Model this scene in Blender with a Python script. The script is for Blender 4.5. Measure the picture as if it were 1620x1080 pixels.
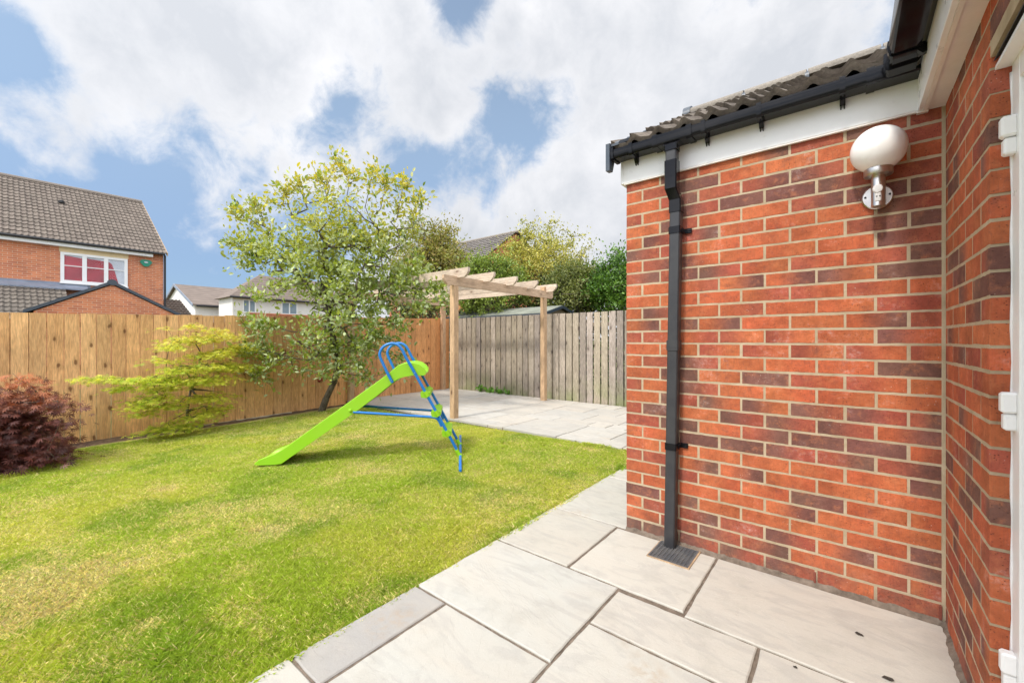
import bpy, math, random
import numpy as np
from mathutils import Vector, Matrix, noise as mnoise

for o in list(bpy.data.objects):
    bpy.data.objects.remove(o)
scene = bpy.context.scene
COL = scene.collection
PI = math.pi
R = math.radians

# ------------------------------------------------------------------ camera
YAW = 38.9
SN, CS = math.sin(R(YAW)), math.cos(R(YAW))
CAMZ = 1.235
cam_d = bpy.data.cameras.new("camera")
cam = bpy.data.objects.new("camera", cam_d)
COL.objects.link(cam)
cam.location = (0, 0, CAMZ)
cam.rotation_euler = (R(90), 0, R(YAW))
cam_d.sensor_width = 36
cam_d.sensor_fit = 'HORIZONTAL'
cam_d.lens = 36 * 657 / 1620
cam_d.shift_y = -0.0012
cam_d.clip_start = 0.03
cam_d.clip_end = 2000
scene.camera = cam

def at(u, v, D):
    """world point from direction measured on the photo and a real distance D"""
    r = (u - 810) / 657 * D
    return Vector((-SN * D + CS * r, CS * D + SN * r, CAMZ + (538 - v) / 657 * D))

def direc(u, v):
    p = at(u, v, 1.0) - Vector((0, 0, CAMZ))
    return p.normalized()

# ------------------------------------------------------------------ world, sun, exposure
SUN_EL, SUN_AZ = 52.0, None
sun_vec = Vector((-0.10, -0.95, 0)).normalized() * math.cos(R(SUN_EL)) + Vector((0, 0, math.sin(R(SUN_EL))))
SUN_STRENGTH = 2.7
world = bpy.data.worlds.new("World")
scene.world = world
world.use_nodes = True
nt = world.node_tree
nt.nodes.clear()
N = nt.nodes.new
L = nt.links.new
out = N('ShaderNodeOutputWorld')
bg = N('ShaderNodeBackground')
L(bg.outputs[0], out.inputs[0])
sky = N('ShaderNodeTexSky')
sky.sky_type = 'NISHITA'
sky.sun_disc = False
sky.sun_elevation = R(SUN_EL)
sky.sun_rotation = math.atan2(sun_vec.x, sun_vec.y)
sky.air_density = 1.0
sky.dust_density = 0.1
sky.ozone_density = 1.6
tc = N('ShaderNodeTexCoord')
nrm = N('ShaderNodeVectorMath'); nrm.operation = 'NORMALIZE'
L(tc.outputs['Generated'], nrm.inputs[0])
DIR = nrm.outputs[0]

def wmath(op, a, b=None, c=None, clamp=False):
    n = N('ShaderNodeMath'); n.operation = op; n.use_clamp = clamp
    for i, x in enumerate((a, b, c)):
        if x is None: continue
        if isinstance(x, (int, float)): n.inputs[i].default_value = x
        else: L(x, n.inputs[i])
    return n.outputs[0]

sep = N('ShaderNodeSeparateXYZ'); L(DIR, sep.inputs[0])
zc = wmath('MAXIMUM', sep.outputs[2], 0.0)
zz = wmath('ADD', zc, 0.22)
px_ = wmath('DIVIDE', sep.outputs[0], zz)
py_ = wmath('DIVIDE', sep.outputs[1], zz)
comb = N('ShaderNodeCombineXYZ'); L(px_, comb.inputs[0]); L(py_, comb.inputs[1]); L(zc, comb.inputs[2])

def wnoise(scale, detail, rough, vec, dist=0.0, off=(0, 0, 0)):
    m = N('ShaderNodeMapping'); m.inputs['Location'].default_value = off; L(vec, m.inputs[0])
    n = N('ShaderNodeTexNoise'); n.inputs['Scale'].default_value = scale
    n.inputs['Detail'].default_value = detail; n.inputs['Roughness'].default_value = rough
    n.inputs['Distortion'].default_value = dist
    L(m.outputs[0], n.inputs[0]); return n.outputs[0]

n1 = wnoise(5.0, 9, 0.60, DIR, 0.6, (3.1, 1.7, 0))
n1b = wnoise(13.0, 8, 0.62, DIR, 0.3, (9.1, 4.7, 0))
# cloud banks and blue gaps, each fixed to its own part of the sky (direction, weight, sharpness)
GA = [(0, 0, -0.402, 95), (125, 0, -0.098, 95), (250, 0, -0.088, 95), (375, 0, 0.096, 95), (625, 0, -0.16, 95), (750, 0, -0.037, 95), (875, 0, 0.301, 95), (1000, 0, -0.042, 95), (1125, 0, 0.155, 95), (1250, 0, 0.177, 95), (0, 80, 0.192, 95), (125, 80, 0.665, 95), (250, 80, 0.046, 95), (375, 80, 0.194, 95), (625, 80, 0.68, 95), (750, 80, 0.116, 95), (1000, 80, 0.176, 95), (1125, 80, -0.131, 95), (1250, 80, 0.105, 95), (125, 160, 0.588, 95), (250, 160, -0.124, 95), (375, 160, 0.091, 95), (500, 160, 0.039, 95), (625, 160, -0.198, 95), (750, 160, 0.188, 95), (875, 160, -0.164, 95), (1000, 160, 0.265, 95), (1125, 160, -0.077, 95), (1250, 160, 0.13, 95), (0, 240, -0.345, 95), (125, 240, -0.271, 95), (250, 240, -0.583, 95), (375, 240, -0.219, 95), (500, 240, 0.452, 95), (625, 240, -0.975, 95), (750, 240, -0.157, 95), (875, 240, -0.087, 95), (1125, 240, 0.112, 95), (1250, 240, 0.076, 95), (125, 320, -0.077, 95), (375, 320, 0.558, 95), (500, 320, -0.074, 95), (625, 320, 0.404, 95), (750, 320, 0.275, 95), (875, 320, 0.387, 95), (1000, 320, 0.071, 95), (1125, 320, 0.081, 95), (1250, 320, 0.059, 95), (0, 400, 0.081, 95), (125, 400, 0.219, 95), (375, 400, -0.092, 95), (500, 400, -0.719, 95), (625, 400, 0.244, 95), (875, 400, -0.107, 95), (1000, 400, 0.087, 95), (1250, 400, 0.105, 95), (0, 480, -0.303, 95), (125, 480, -0.058, 95), (250, 480, -0.219, 95), (375, 480, -0.153, 95), (500, 480, 0.401, 95), (625, 480, 0.08, 95), (750, 480, 0.172, 95), (875, 480, 0.246, 95), (1000, 480, 0.147, 95), (1125, 480, 0.159, 95), (1250, 480, 0.102, 95), (60, 215, 0.205, 500), (30, 80, -0.62, 500), (460, 205, -0.163, 500), (580, 235, 0.488, 500), (530, 205, -0.325, 500), (640, 185, 0.477, 500), (700, 205, 0.322, 500), (745, 235, 0.064, 500), (790, 180, -0.24, 500), (840, 225, -0.323, 500), (735, 10, -0.485, 500), (770, 290, -0.299, 500), (620, 270, 0.199, 500)]
acc = None
for (u, v, w, k) in GA:
    d = direc(u, v)
    dn = N('ShaderNodeVectorMath'); dn.operation = 'DOT_PRODUCT'
    L(DIR, dn.inputs[0]); dn.inputs[1].default_value = d
    e = wmath('EXPONENT', wmath('MULTIPLY_ADD', dn.outputs['Value'], float(k), -float(k)))
    e = wmath('MULTIPLY', e, w)
    acc = e if acc is None else wmath('ADD', acc, e)
dens = wmath('ADD', wmath('MULTIPLY_ADD', n1, 0.8, -0.38), wmath('MULTIPLY_ADD', n1b, 0.75, -0.36))
dens = wmath('ADD', wmath('ADD', dens, acc), wmath('MULTIPLY', wmath('MAXIMUM', wmath('SUBTRACT', sep.outputs[2], 0.66), 0.0), 2.0))
# away from the photographed part the sky is broken cloud as well
cloud = N('ShaderNodeMapRange'); cloud.interpolation_type = 'SMOOTHSTEP'
L(dens, cloud.inputs[0]); cloud.inputs[1].default_value = -0.13; cloud.inputs[2].default_value = 0.22; cloud.inputs[3].default_value = 0.06; cloud.inputs[4].default_value = 0.97
shade = N('ShaderNodeMapRange'); L(wmath('ADD', dens, wmath('MULTIPLY', wnoise(4.0, 7, 0.55, DIR, 0.3, (1.1, 7.7, 0)), 1.6)), shade.inputs[0])
shade.inputs[1].default_value = 0.75; shade.inputs[2].default_value = 1.35
cr = N('ShaderNodeMix'); cr.data_type = 'RGBA'; L(shade.outputs[0], cr.inputs[0])
cr.inputs[6].default_value = (0.80, 0.80, 0.82, 1); cr.inputs[7].default_value = (0.58, 0.60, 0.64, 1)
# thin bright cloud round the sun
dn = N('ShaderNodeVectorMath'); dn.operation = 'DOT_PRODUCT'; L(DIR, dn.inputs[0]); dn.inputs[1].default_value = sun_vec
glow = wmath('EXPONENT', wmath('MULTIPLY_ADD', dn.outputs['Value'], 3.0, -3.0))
hi = N('ShaderNodeMapRange'); hi.interpolation_type = 'SMOOTHSTEP'; L(sep.outputs[2], hi.inputs[0])  # overhead sky, out of view, brightened as added fill light
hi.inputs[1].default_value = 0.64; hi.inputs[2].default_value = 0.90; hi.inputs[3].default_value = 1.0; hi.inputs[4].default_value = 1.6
bk = N('ShaderNodeVectorMath'); bk.operation = 'DOT_PRODUCT'; L(DIR, bk.inputs[0]); bk.inputs[1].default_value = Vector((0.50, -0.75, 0.42)).normalized()  # unseen bright lobe added behind the camera to light the walls
fill_lobe = wmath('EXPONENT', wmath('MULTIPLY_ADD', bk.outputs['Value'], 2.0, -2.0))
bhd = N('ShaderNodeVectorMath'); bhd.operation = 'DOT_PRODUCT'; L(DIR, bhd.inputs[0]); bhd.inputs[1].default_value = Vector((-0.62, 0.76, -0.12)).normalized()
rear = N('ShaderNodeMapRange'); rear.interpolation_type = 'SMOOTHSTEP'; L(bhd.outputs['Value'], rear.inputs[0])  # all sky behind the camera brightened further as added fill
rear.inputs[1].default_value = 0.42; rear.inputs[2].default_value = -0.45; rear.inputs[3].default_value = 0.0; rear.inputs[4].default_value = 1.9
boost = wmath('ADD', wmath('ADD', wmath('MULTIPLY_ADD', glow, 0.6, hi.outputs[0]), wmath('MULTIPLY', fill_lobe, 0.6)), rear.outputs[0])
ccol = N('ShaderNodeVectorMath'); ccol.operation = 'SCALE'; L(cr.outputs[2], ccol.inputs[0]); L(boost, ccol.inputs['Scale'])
SKY_S = 0.10
skyc = N('ShaderNodeMix'); skyc.data_type = 'RGBA'; skyc.blend_type = 'MULTIPLY'; skyc.inputs[0].default_value = 1
L(sky.outputs[0], skyc.inputs[6]); hz = N('ShaderNodeMapRange'); L(sep.outputs[2], hz.inputs[0]); hz.inputs[1].default_value = 0.0; hz.inputs[2].default_value = 0.55; hz.interpolation_type = 'SMOOTHSTEP'
hzc = N('ShaderNodeMix'); hzc.data_type = 'RGBA'; L(hz.outputs[0], hzc.inputs[0]); hzc.inputs[6].default_value = (0.54, 0.68, 0.94, 1); hzc.inputs[7].default_value = (2.35, 2.1, 1.75, 1)
L(hzc.outputs[2], skyc.inputs[7])
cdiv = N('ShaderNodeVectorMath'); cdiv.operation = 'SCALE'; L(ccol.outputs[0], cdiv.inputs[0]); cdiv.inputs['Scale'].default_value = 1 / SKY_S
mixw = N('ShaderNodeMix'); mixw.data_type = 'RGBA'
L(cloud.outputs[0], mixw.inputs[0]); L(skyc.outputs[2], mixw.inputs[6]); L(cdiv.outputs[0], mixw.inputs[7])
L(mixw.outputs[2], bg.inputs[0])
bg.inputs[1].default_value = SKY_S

sun_d = bpy.data.lights.new("sun", 'SUN')
sun_d.energy = SUN_STRENGTH
sun_d.angle = R(6)
sun_d.color = (1.0, 0.95, 0.87)
sun = bpy.data.objects.new("sun", sun_d)
COL.objects.link(sun)
sun.rotation_euler = sun_vec.to_track_quat('Z', 'Y').to_euler()
scene.view_settings.view_transform = 'Standard'
scene.view_settings.look = 'None'
scene.view_settings.exposure = 0.25
scene.view_settings.gamma = 1.0
scene.view_settings.use_curve_mapping = False

# ------------------------------------------------------------------ helpers
rng = np.random.default_rng(7)
random.seed(7)

def tag(o, label=None, cat=None, group=None, kind=None):
    if label: o['label'] = label
    if cat: o['category'] = cat
    if group: o['group'] = group
    if kind: o['kind'] = kind
    return o

def empty(name, loc=(0, 0, 0), rz=0.0):
    o = bpy.data.objects.new(name, None)
    o.empty_display_size = 0.2
    COL.objects.link(o)
    o.location = loc
    o.rotation_euler = (0, 0, rz)
    return o

class MB:
    """collects shapes, builds ONE mesh object"""
    def __init__(s):
        s.v = []; s.f = []; s.c = []; s.m = []
        s.col = (1, 1, 1); s.mi = 0
    def add(s, vs, fs, cols=None):
        b = len(s.v)
        s.v += [tuple(p) for p in vs]
        s.c += list(cols) if cols is not None else [s.col] * len(vs)
        for f in fs:
            s.f.append(tuple(b + i for i in f)); s.m.append(s.mi)
    def box(s, x0, x1, y0, y1, z0, z1, ch=0.0, mat=None):
        if ch <= 0:
            vs = [(x0, y0, z0), (x1, y0, z0), (x1, y1, z0), (x0, y1, z0), (x0, y0, z1), (x1, y0, z1), (x1, y1, z1), (x0, y1, z1)]
            fs = [(0, 3, 2, 1), (4, 5, 6, 7), (0, 1, 5, 4), (1, 2, 6, 5), (2, 3, 7, 6), (3, 0, 4, 7)]
        else:
            vs = []; idx = {}
            for sx in (0, 1):
                for sy in (0, 1):
                    for sz in (0, 1):
                        X = (x0, x1)[sx]; Y = (y0, y1)[sy]; Z = (z0, z1)[sz]
                        dx = ch * (1 - 2 * sx); dy = ch * (1 - 2 * sy); dz = ch * (1 - 2 * sz)
                        idx[sx, sy, sz, 0] = len(vs); vs.append((X, Y + dy, Z + dz))
                        idx[sx, sy, sz, 1] = len(vs); vs.append((X + dx, Y, Z + dz))
                        idx[sx, sy, sz, 2] = len(vs); vs.append((X + dx, Y + dy, Z))
            fs = []
            def q(a): fs.append(tuple(a))
            for sx in (0, 1):
                a = [idx[sx, 0, 0, 0], idx[sx, 1, 0, 0], idx[sx, 1, 1, 0], idx[sx, 0, 1, 0]]; q(a if sx else a[::-1])
            for sy in (0, 1):
                a = [idx[0, sy, 0, 1], idx[1, sy, 0, 1], idx[1, sy, 1, 1], idx[0, sy, 1, 1]]; q(a[::-1] if sy else a)
            for sz in (0, 1):
                a = [idx[0, 0, sz, 2], idx[1, 0, sz, 2], idx[1, 1, sz, 2], idx[0, 1, sz, 2]]; q(a if sz else a[::-1])
            for a_ in (0, 1):
                for b_ in (0, 1):
                    q([idx[a_, b_, 0, 0], idx[a_, b_, 0, 1], idx[a_, b_, 1, 1], idx[a_, b_, 1, 0]])
                    q([idx[a_, 0, b_, 0], idx[a_, 1, b_, 0], idx[a_, 1, b_, 2], idx[a_, 0, b_, 2]])
                    q([idx[0, a_, b_, 1], idx[1, a_, b_, 1], idx[1, a_, b_, 2], idx[0, a_, b_, 2]])
            for sx in (0, 1):
                for sy in (0, 1):
                    for sz in (0, 1):
                        q([idx[sx, sy, sz, i] for i in range(3)])
        if mat is not None: vs = [tuple(mat @ Vector(p)) for p in vs]
        s.add(vs, fs)
    def tube(s, pts, rad, n=8, cap=True):
        pts = [Vector(p) for p in pts]
        if isinstance(rad, (int, float)): rad = [rad] * len(pts)
        rings = []; vs = []
        up = None
        for i, p in enumerate(pts):
            if i == 0: t = pts[1] - pts[0]
            elif i == len(pts) - 1: t = pts[-1] - pts[-2]
            else: t = (pts[i + 1] - pts[i]).normalized() + (pts[i] - pts[i - 1]).normalized()
            t = t.normalized() if t.length > 1e-9 else Vector((0, 0, 1))
            if up is None:
                up = Vector((0, 0, 1)) if abs(t.z) < 0.9 else Vector((1, 0, 0))
            a = (up - t * up.dot(t)).normalized(); b = t.cross(a); up = a
            for k in range(n):
                th = 2 * PI * k / n
                vs.append(p + (a * math.cos(th) + b * math.sin(th)) * rad[i])
        fs = []
        for i in range(len(pts) - 1):
            for k in range(n):
                k2 = (k + 1) % n
                fs.append((i * n + k, i * n + k2, (i + 1) * n + k2, (i + 1) * n + k))
        if cap:
            fs.append(tuple(range(n - 1, -1, -1)))
            fs.append(tuple((len(pts) - 1) * n + k for k in range(n)))
        s.add(vs, fs)
    def lathe(s, prof, n=24, mat=None):
        """prof = [(r,z)...] about local z"""
        vs = []; fs = []
        for (r, z) in prof:
            for k in range(n):
                th = 2 * PI * k / n
                vs.append((max(r, 1e-5) * math.cos(th), max(r, 1e-5) * math.sin(th), z))
        for i in range(len(prof) - 1):
            for k in range(n):
                k2 = (k + 1) % n
                fs.append((i * n + k, i * n + k2, (i + 1) * n + k2, (i + 1) * n + k))
        fs.append(tuple(range(n - 1, -1, -1))); fs.append(tuple((len(prof) - 1) * n + k for k in range(n)))
        if mat is not None: vs = [tuple(mat @ Vector(p)) for p in vs]
        s.add(vs, fs)
    def prism(s, poly, axis, a0, a1):
        """extrude a 2D polygon along axis ('x': poly in (y,z); 'y': (x,z); 'z': (x,y))"""
        n = len(poly)
        def mk(p, a):
            if axis == 'x': return (a, p[0], p[1])
            if axis == 'y': return (p[0], a, p[1])
            return (p[0], p[1], a)
        vs = [mk(p, a0) for p in poly] + [mk(p, a1) for p in poly]
        fs = [tuple(range(n)), tuple(range(2 * n - 1, n - 1, -1))]
        for i in range(n):
            j = (i + 1) % n
            fs.append((i, i + n, j + n, j))
        s.add(vs, fs)
    def build(s, name, mats, parent=None, smooth=False, world_space=True, fixn=True):
        me = bpy.data.meshes.new(name)
        me.from_pydata(s.v, [], s.f)
        if not isinstance(mats, (list, tuple)): mats = [mats]
        for m in mats: me.materials.append(m)
        if len(mats) > 1: me.polygons.foreach_set('material_index', s.m)
        ca = me.color_attributes.new('Col', 'FLOAT_COLOR', 'POINT')
        arr = np.ones((len(s.v), 4), dtype=np.float32)
        arr[:, :3] = np.array(s.c, dtype=np.float32).reshape(-1, 3)
        ca.data.foreach_set('color', arr.ravel())
        if fixn:
            import bmesh
            bm = bmesh.new(); bm.from_mesh(me); bmesh.ops.recalc_face_normals(bm, faces=bm.faces); bm.to_mesh(me); bm.free()
        if smooth is not False and smooth != 0:
            if smooth is True:
                me.shade_smooth()
            else:
                me.shade_smooth()
                me.set_sharp_from_angle(angle=R(smooth))
        me.update()
        o = bpy.data.objects.new(name, me)
        COL.objects.link(o)
        if parent is not None:
            o.parent = parent
            if world_space:
                o.matrix_parent_inverse = wm(parent).inverted()
        return o

def wm(o):
    m = Matrix.LocRotScale(o.location, o.rotation_euler, o.scale)
    if o.parent is not None:
        m = wm(o.parent) @ o.matrix_parent_inverse @ m
    return m

def np_mesh(name, verts, faces, cols, mat, parent=None, smooth=False):
    """verts (n,3) faces (m,k) all the same k"""
    me = bpy.data.meshes.new(name)
    nv, (nf, k) = len(verts), faces.shape
    me.vertices.add(nv); me.vertices.foreach_set('co', np.ascontiguousarray(verts, dtype=np.float32).ravel())
    me.loops.add(nf * k); me.loops.foreach_set('vertex_index', np.ascontiguousarray(faces, dtype=np.int32).ravel())
    me.polygons.add(nf)
    me.polygons.foreach_set('loop_start', np.arange(0, nf * k, k, dtype=np.int32))
    me.polygons.foreach_set('loop_total', np.full(nf, k, dtype=np.int32))
    me.update(calc_edges=True)
    ca = me.color_attributes.new('Col', 'FLOAT_COLOR', 'POINT')
    arr = np.ones((nv, 4), dtype=np.float32); arr[:, :3] = cols
    ca.data.foreach_set('color', arr.ravel())
    me.materials.append(mat)
    if smooth: me.shade_smooth()
    o = bpy.data.objects.new(name, me)
    COL.objects.link(o)
    if parent is not None:
        o.parent = parent; o.matrix_parent_inverse = wm(parent).inverted()
    return o

# ------------------------------------------------------------------ materials
class Mat:
    def __init__(s, name):
        s.m = bpy.data.materials.new(name); s.m.use_nodes = True
        s.t = s.m.node_tree; s.b = s.t.nodes['Principled BSDF']; s.o = s.t.nodes['Material Output']
        s._tc = None
    def n(s, ty, **kw):
        x = s.t.nodes.new(ty)
        for k, v in kw.items(): setattr(x, k, v)
        return x
    def l(s, a, b): s.t.links.new(a, b)
    def tc(s, which='Object'):
        if s._tc is None: s._tc = s.n('ShaderNodeTexCoord')
        return s._tc.outputs[which]
    def mp(s, scale=(1, 1, 1), loc=(0, 0, 0), rot=(0, 0, 0), src=None):
        m = s.n('ShaderNodeMapping'); m.inputs['Scale'].default_value = scale
        m.inputs['Location'].default_value = loc; m.inputs['Rotation'].default_value = rot
        s.l(src or s.tc(), m.inputs[0]); return m.outputs[0]
    def noise(s, scale, detail=4, rough=0.55, vec=None, dist=0.0, col=False):
        n = s.n('ShaderNodeTexNoise'); n.inputs['Scale'].default_value = scale; n.inputs['Detail'].default_value = detail
        n.inputs['Roughness'].default_value = rough; n.inputs['Distortion'].default_value = dist
        s.l(vec or s.tc(), n.inputs[0]); return n.outputs[1 if col else 0]
    def vor(s, scale, vec=None, feature='F1', out='Distance', rnd=1.0):
        n = s.n('ShaderNodeTexVoronoi', feature=feature); n.inputs['Scale'].default_value = scale
        n.inputs['Randomness'].default_value = rnd
        s.l(vec or s.tc(), n.inputs['Vector']); return n.outputs[out]
    def math(s, op, a, b=None, c=None, clamp=False):
        n = s.n('ShaderNodeMath', operation=op, use_clamp=clamp)
        for i, x in enumerate((a, b, c)):
            if x is None: continue
            if isinstance(x, (int, float)): n.inputs[i].default_value = x
            else: s.l(x, n.inputs[i])
        return n.outputs[0]
    def rng(s, x, a, b, c=0.0, d=1.0, smooth=False):
        n = s.n('ShaderNodeMapRange'); s.l(x, n.inputs[0])
        if smooth: n.interpolation_type = 'SMOOTHSTEP'
        for i, q in enumerate((a, b, c, d)): n.inputs[i + 1].default_value = q
        return n.outputs[0]
    def mix(s, f, a, b, blend='MIX'):
        n = s.n('ShaderNodeMix', data_type='RGBA', blend_type=blend)
        for i, x in ((0, f), (6, a), (7, b)):
            if isinstance(x, (int, float)): n.inputs[i].default_value = x
            elif isinstance(x, tuple): n.inputs[i].default_value = (*x, 1) if len(x) == 3 else x
            else: s.l(x, n.inputs[i])
        return n.outputs[2]
    def attr(s, name='Col'):
        n = s.n('ShaderNodeAttribute'); n.attribute_name = name; return n.outputs['Color']
    def grey(s, x):
        n = s.n('ShaderNodeCombineColor')
        for i in range(3): s.l(x, n.inputs[i])
        return n.outputs[0]
    def base(s, c):
        if isinstance(c, tuple): s.b.inputs['Base Color'].default_value = (*c, 1)
        else: s.l(c, s.b.inputs['Base Color'])
    def rough(s, r):
        if isinstance(r, (int, float)): s.b.inputs['Roughness'].default_value = r
        else: s.l(r, s.b.inputs['Roughness'])
    def bump(s, h, strength=0.5, dist=0.01):
        n = s.n('ShaderNodeBump'); n.inputs['Strength'].default_value = strength; n.inputs['Distance'].default_value = dist
        s.l(h, n.inputs['Height']); s.l(n.outputs[0], s.b.inputs['Normal']); return n
    def spec(s, v): s.b.inputs['Specular IOR Level'].default_value = v

M = {}
def simple(name, c, rough=0.5, metal=0.0, var=0.15, nscale=12, bump=0.0, spec=0.5, bscale=200):
    m = Mat(name)
    f = m.rng(m.noise(nscale, 5, 0.6), 0.3, 0.7, 1 - var, 1 + var)
    m.base(m.mix(1.0, c, m.grey(f), 'MULTIPLY'))
    m.rough(rough); m.b.inputs['Metallic'].default_value = metal; m.spec(spec)
    if bump > 0: m.bump(m.noise(bscale, 3, 0.6), bump, 0.003)
    M[name] = m.m
    return m

# near brick: colour comes per brick, speckle, drag marks and lime bloom are in the surface
m = Mat('brick_face')
c = m.attr()
f = m.rng(m.noise(11, 8, 0.75), 0.3, 0.7, 0.66, 1.34)
c = m.mix(1.0, c, m.grey(f), 'MULTIPLY')
mot = m.math('MULTIPLY', m.rng(m.noise(30, 6, 0.75), 0.50, 0.68, 0, 1), m.rng(m.noise(5, 3), 0.40, 0.62, 0, 1))
c = m.mix(m.math('MULTIPLY', mot, 0.6), c, (0.17, 0.07, 0.055))
hi_ = m.math('MULTIPLY', m.rng(m.noise(26, 5, 0.7, m.mp(loc=(4, 4, 4))), 0.52, 0.70, 0, 1), 0.4)
c = m.mix(hi_, c, (0.55, 0.20, 0.09))
drag = m.noise(14, 3, 0.6, m.mp((6, 6, 60)))
drag2 = m.noise(20, 3, 0.6, m.mp((14, 14, 1.2)))
c = m.mix(m.rng(drag2, 0.5, 0.75, 0, 0.28), c, (0.10, 0.05, 0.045))
pit = m.vor(95, m.mp((1, 1, 1.6)))
pm = m.math('MULTIPLY', m.rng(pit, 0.10, 0.22, 1, 0), m.rng(m.noise(40, 2), 0.42, 0.55, 0, 1))
c = m.mix(m.math('MULTIPLY', pm, 0.9), c, (0.06, 0.03, 0.03))
bloom = m.math('MULTIPLY', m.rng(m.noise(5.5, 7, 0.72), 0.57, 0.74, 0, 1), m.rng(m.noise(70, 5, 0.7), 0.45, 0.7, 0, 1))
c = m.mix(m.math('MULTIPLY', bloom, 0.75), c, (0.62, 0.52, 0.47))
spk = m.math('MULTIPLY', m.rng(m.vor(70), 0.06, 0.12, 1, 0), m.rng(m.noise(6, 3), 0.58, 0.66, 0, 1))
c = m.mix(m.math('MULTIPLY', spk, 0.8), c, (0.75, 0.68, 0.6))
spz = m.n('ShaderNodeSeparateXYZ'); m.l(m.tc(), spz.inputs[0])
spl = m.math('MULTIPLY', m.rng(spz.outputs[2], 0.02, 0.30, 1, 0), m.rng(m.noise(9, 7, 0.75), 0.40, 0.68, 0, 1))
c = m.mix(m.math('MULTIPLY', spl, 0.6), c, (0.15, 0.10, 0.075))
m.base(c); m.rough(0.88); m.spec(0.25)
h = m.math('ADD', m.math('MULTIPLY', m.noise(120, 5, 0.65), 0.5), m.math('MULTIPLY', m.noise(18, 5, 0.7), 0.9))
h = m.math('SUBTRACT', h, m.math('MULTIPLY', pm, 0.6))
m.bump(h, 0.9, 0.006)
M['brick'] = m.m

m = Mat('mortar')
f = m.noise(8, 8, 0.7)
c = m.mix(m.rng(f, 0.3, 0.7), (0.38, 0.30, 0.19), (0.56, 0.45, 0.31))
sepn = m.n('ShaderNodeSeparateXYZ'); m.l(m.tc(), sepn.inputs[0])
dirt = m.math('MULTIPLY', m.rng(sepn.outputs[2], 0.0, 0.10, 1, 0), m.rng(m.noise(14, 5), 0.3, 0.6, 0.3, 1))
c = m.mix(m.math('MULTIPLY', dirt, 0.8), c, (0.13, 0.11, 0.09))
m.base(c); m.rough(0.95); m.spec(0.15)
m.bump(m.math('ADD', m.noise(220, 4, 0.7), m.math('MULTIPLY', m.noise(35, 4, 0.7), 1.3)), 0.8, 0.004)
M['mortar'] = m.m

# far brick (neighbour houses)
def far_brick(name, axis, c1, c2, mort):
    m = Mat(name)
    sp = m.n('ShaderNodeSeparateXYZ'); m.l(m.tc(), sp.inputs[0])
    cb = m.n('ShaderNodeCombineXYZ'); m.l(sp.outputs[axis], cb.inputs[0]); m.l(sp.outputs[2], cb.inputs[1])
    b = m.n('ShaderNodeTexBrick'); m.l(cb.outputs[0], b.inputs[0])
    b.inputs['Scale'].default_value = 1.0; b.inputs['Brick Width'].default_value = 0.225; b.inputs['Row Height'].default_value = 0.075
    b.inputs['Mortar Size'].default_value = 0.006; b.inputs['Mortar Smooth'].default_value = 0.3; b.inputs['Bias'].default_value = -0.2
    b.inputs['Color1'].default_value = (*c1, 1); b.inputs['Color2'].default_value = (*c2, 1); b.inputs['Mortar'].default_value = (*mort, 1)
    f = m.rng(m.noise(2.0, 6, 0.6), 0.3, 0.7, 0.85, 1.15)
    m.base(m.mix(1.0, b.outputs[0], m.grey(f), 'MULTIPLY')); m.rough(0.9); m.spec(0.2)
    m.bump(b.outputs[1], -0.3, 0.004)
    M[name] = m.m
far_brick('brick_far_y', 1, (0.62, 0.22, 0.105), (0.44, 0.145, 0.085), (0.60, 0.45, 0.32))
far_brick('brick_far_x', 0, (0.50, 0.15, 0.065), (0.30, 0.085, 0.05), (0.42, 0.33, 0.24))

# sandstone slabs
m = Mat('slab')
c = m.attr()
f = m.noise(1.6, 8, 0.62, m.mp((1, 1.5, 1), rot=(0, 0, 0.5)), 0.9)
c = m.mix(m.rng(f, 0.35, 0.7, 0, 0.5), c, (0.46, 0.41, 0.34))
v = m.noise(3.2, 7, 0.6, m.mp((1, 3.2, 1), rot=(0, 0, 0.35)), 1.6)
c = m.mix(m.rng(v, 0.50, 0.60, 0, 0.3), c, (0.32, 0.30, 0.28))
st = m.math('MULTIPLY', m.rng(m.noise(2.1, 4, 0.5, m.mp(loc=(5, 2, 0))), 0.62, 0.74, 0, 1), m.rng(m.noise(25, 4), 0.4, 0.6, 0, 1))
c = m.mix(m.math('MULTIPLY', st, 0.45), c, (0.36, 0.25, 0.15))
drt = m.math('MULTIPLY', m.rng(m.noise(4.5, 8, 0.7, m.mp(loc=(9, 2, 0))), 0.50, 0.72, 0, 1), 0.30)
c = m.mix(drt, c, (0.25, 0.235, 0.20))
gr = m.rng(m.noise(260, 3, 0.7), 0.3, 0.7, 0.93, 1.07)
c = m.mix(1.0, c, m.grey(gr), 'MULTIPLY')
m.base(c); m.rough(m.rng(f, 0.3, 0.7, 0.6, 0.8)); m.spec(0.3)
st2 = m.rng(m.noise(1.1, 5, 0.55, m.mp((1, 1.3, 1), loc=(3, 1, 0)), 1.4), 0.35, 0.65)
lay = m.n('ShaderNodeMath', operation='SNAP'); m.l(st2, lay.inputs[0]); lay.inputs[1].default_value = 0.14
h = m.math('ADD', m.math('MULTIPLY', lay.outputs[0], 0.9), m.math('ADD', m.math('MULTIPLY', m.noise(9, 6, 0.6), 0.5), m.math('MULTIPLY', m.noise(160, 3), 0.06)))
m.bump(h, 0.7, 0.008)
M['slab'] = m.m

m = simple('joint', (0.17, 0.135, 0.105), 0.95, var=0.35, nscale=30, bump=0.8, spec=0.1)
m = simple('soil', (0.11, 0.075, 0.05), 0.95, var=0.5, nscale=14, bump=1.0, spec=0.1, bscale=60)

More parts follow.
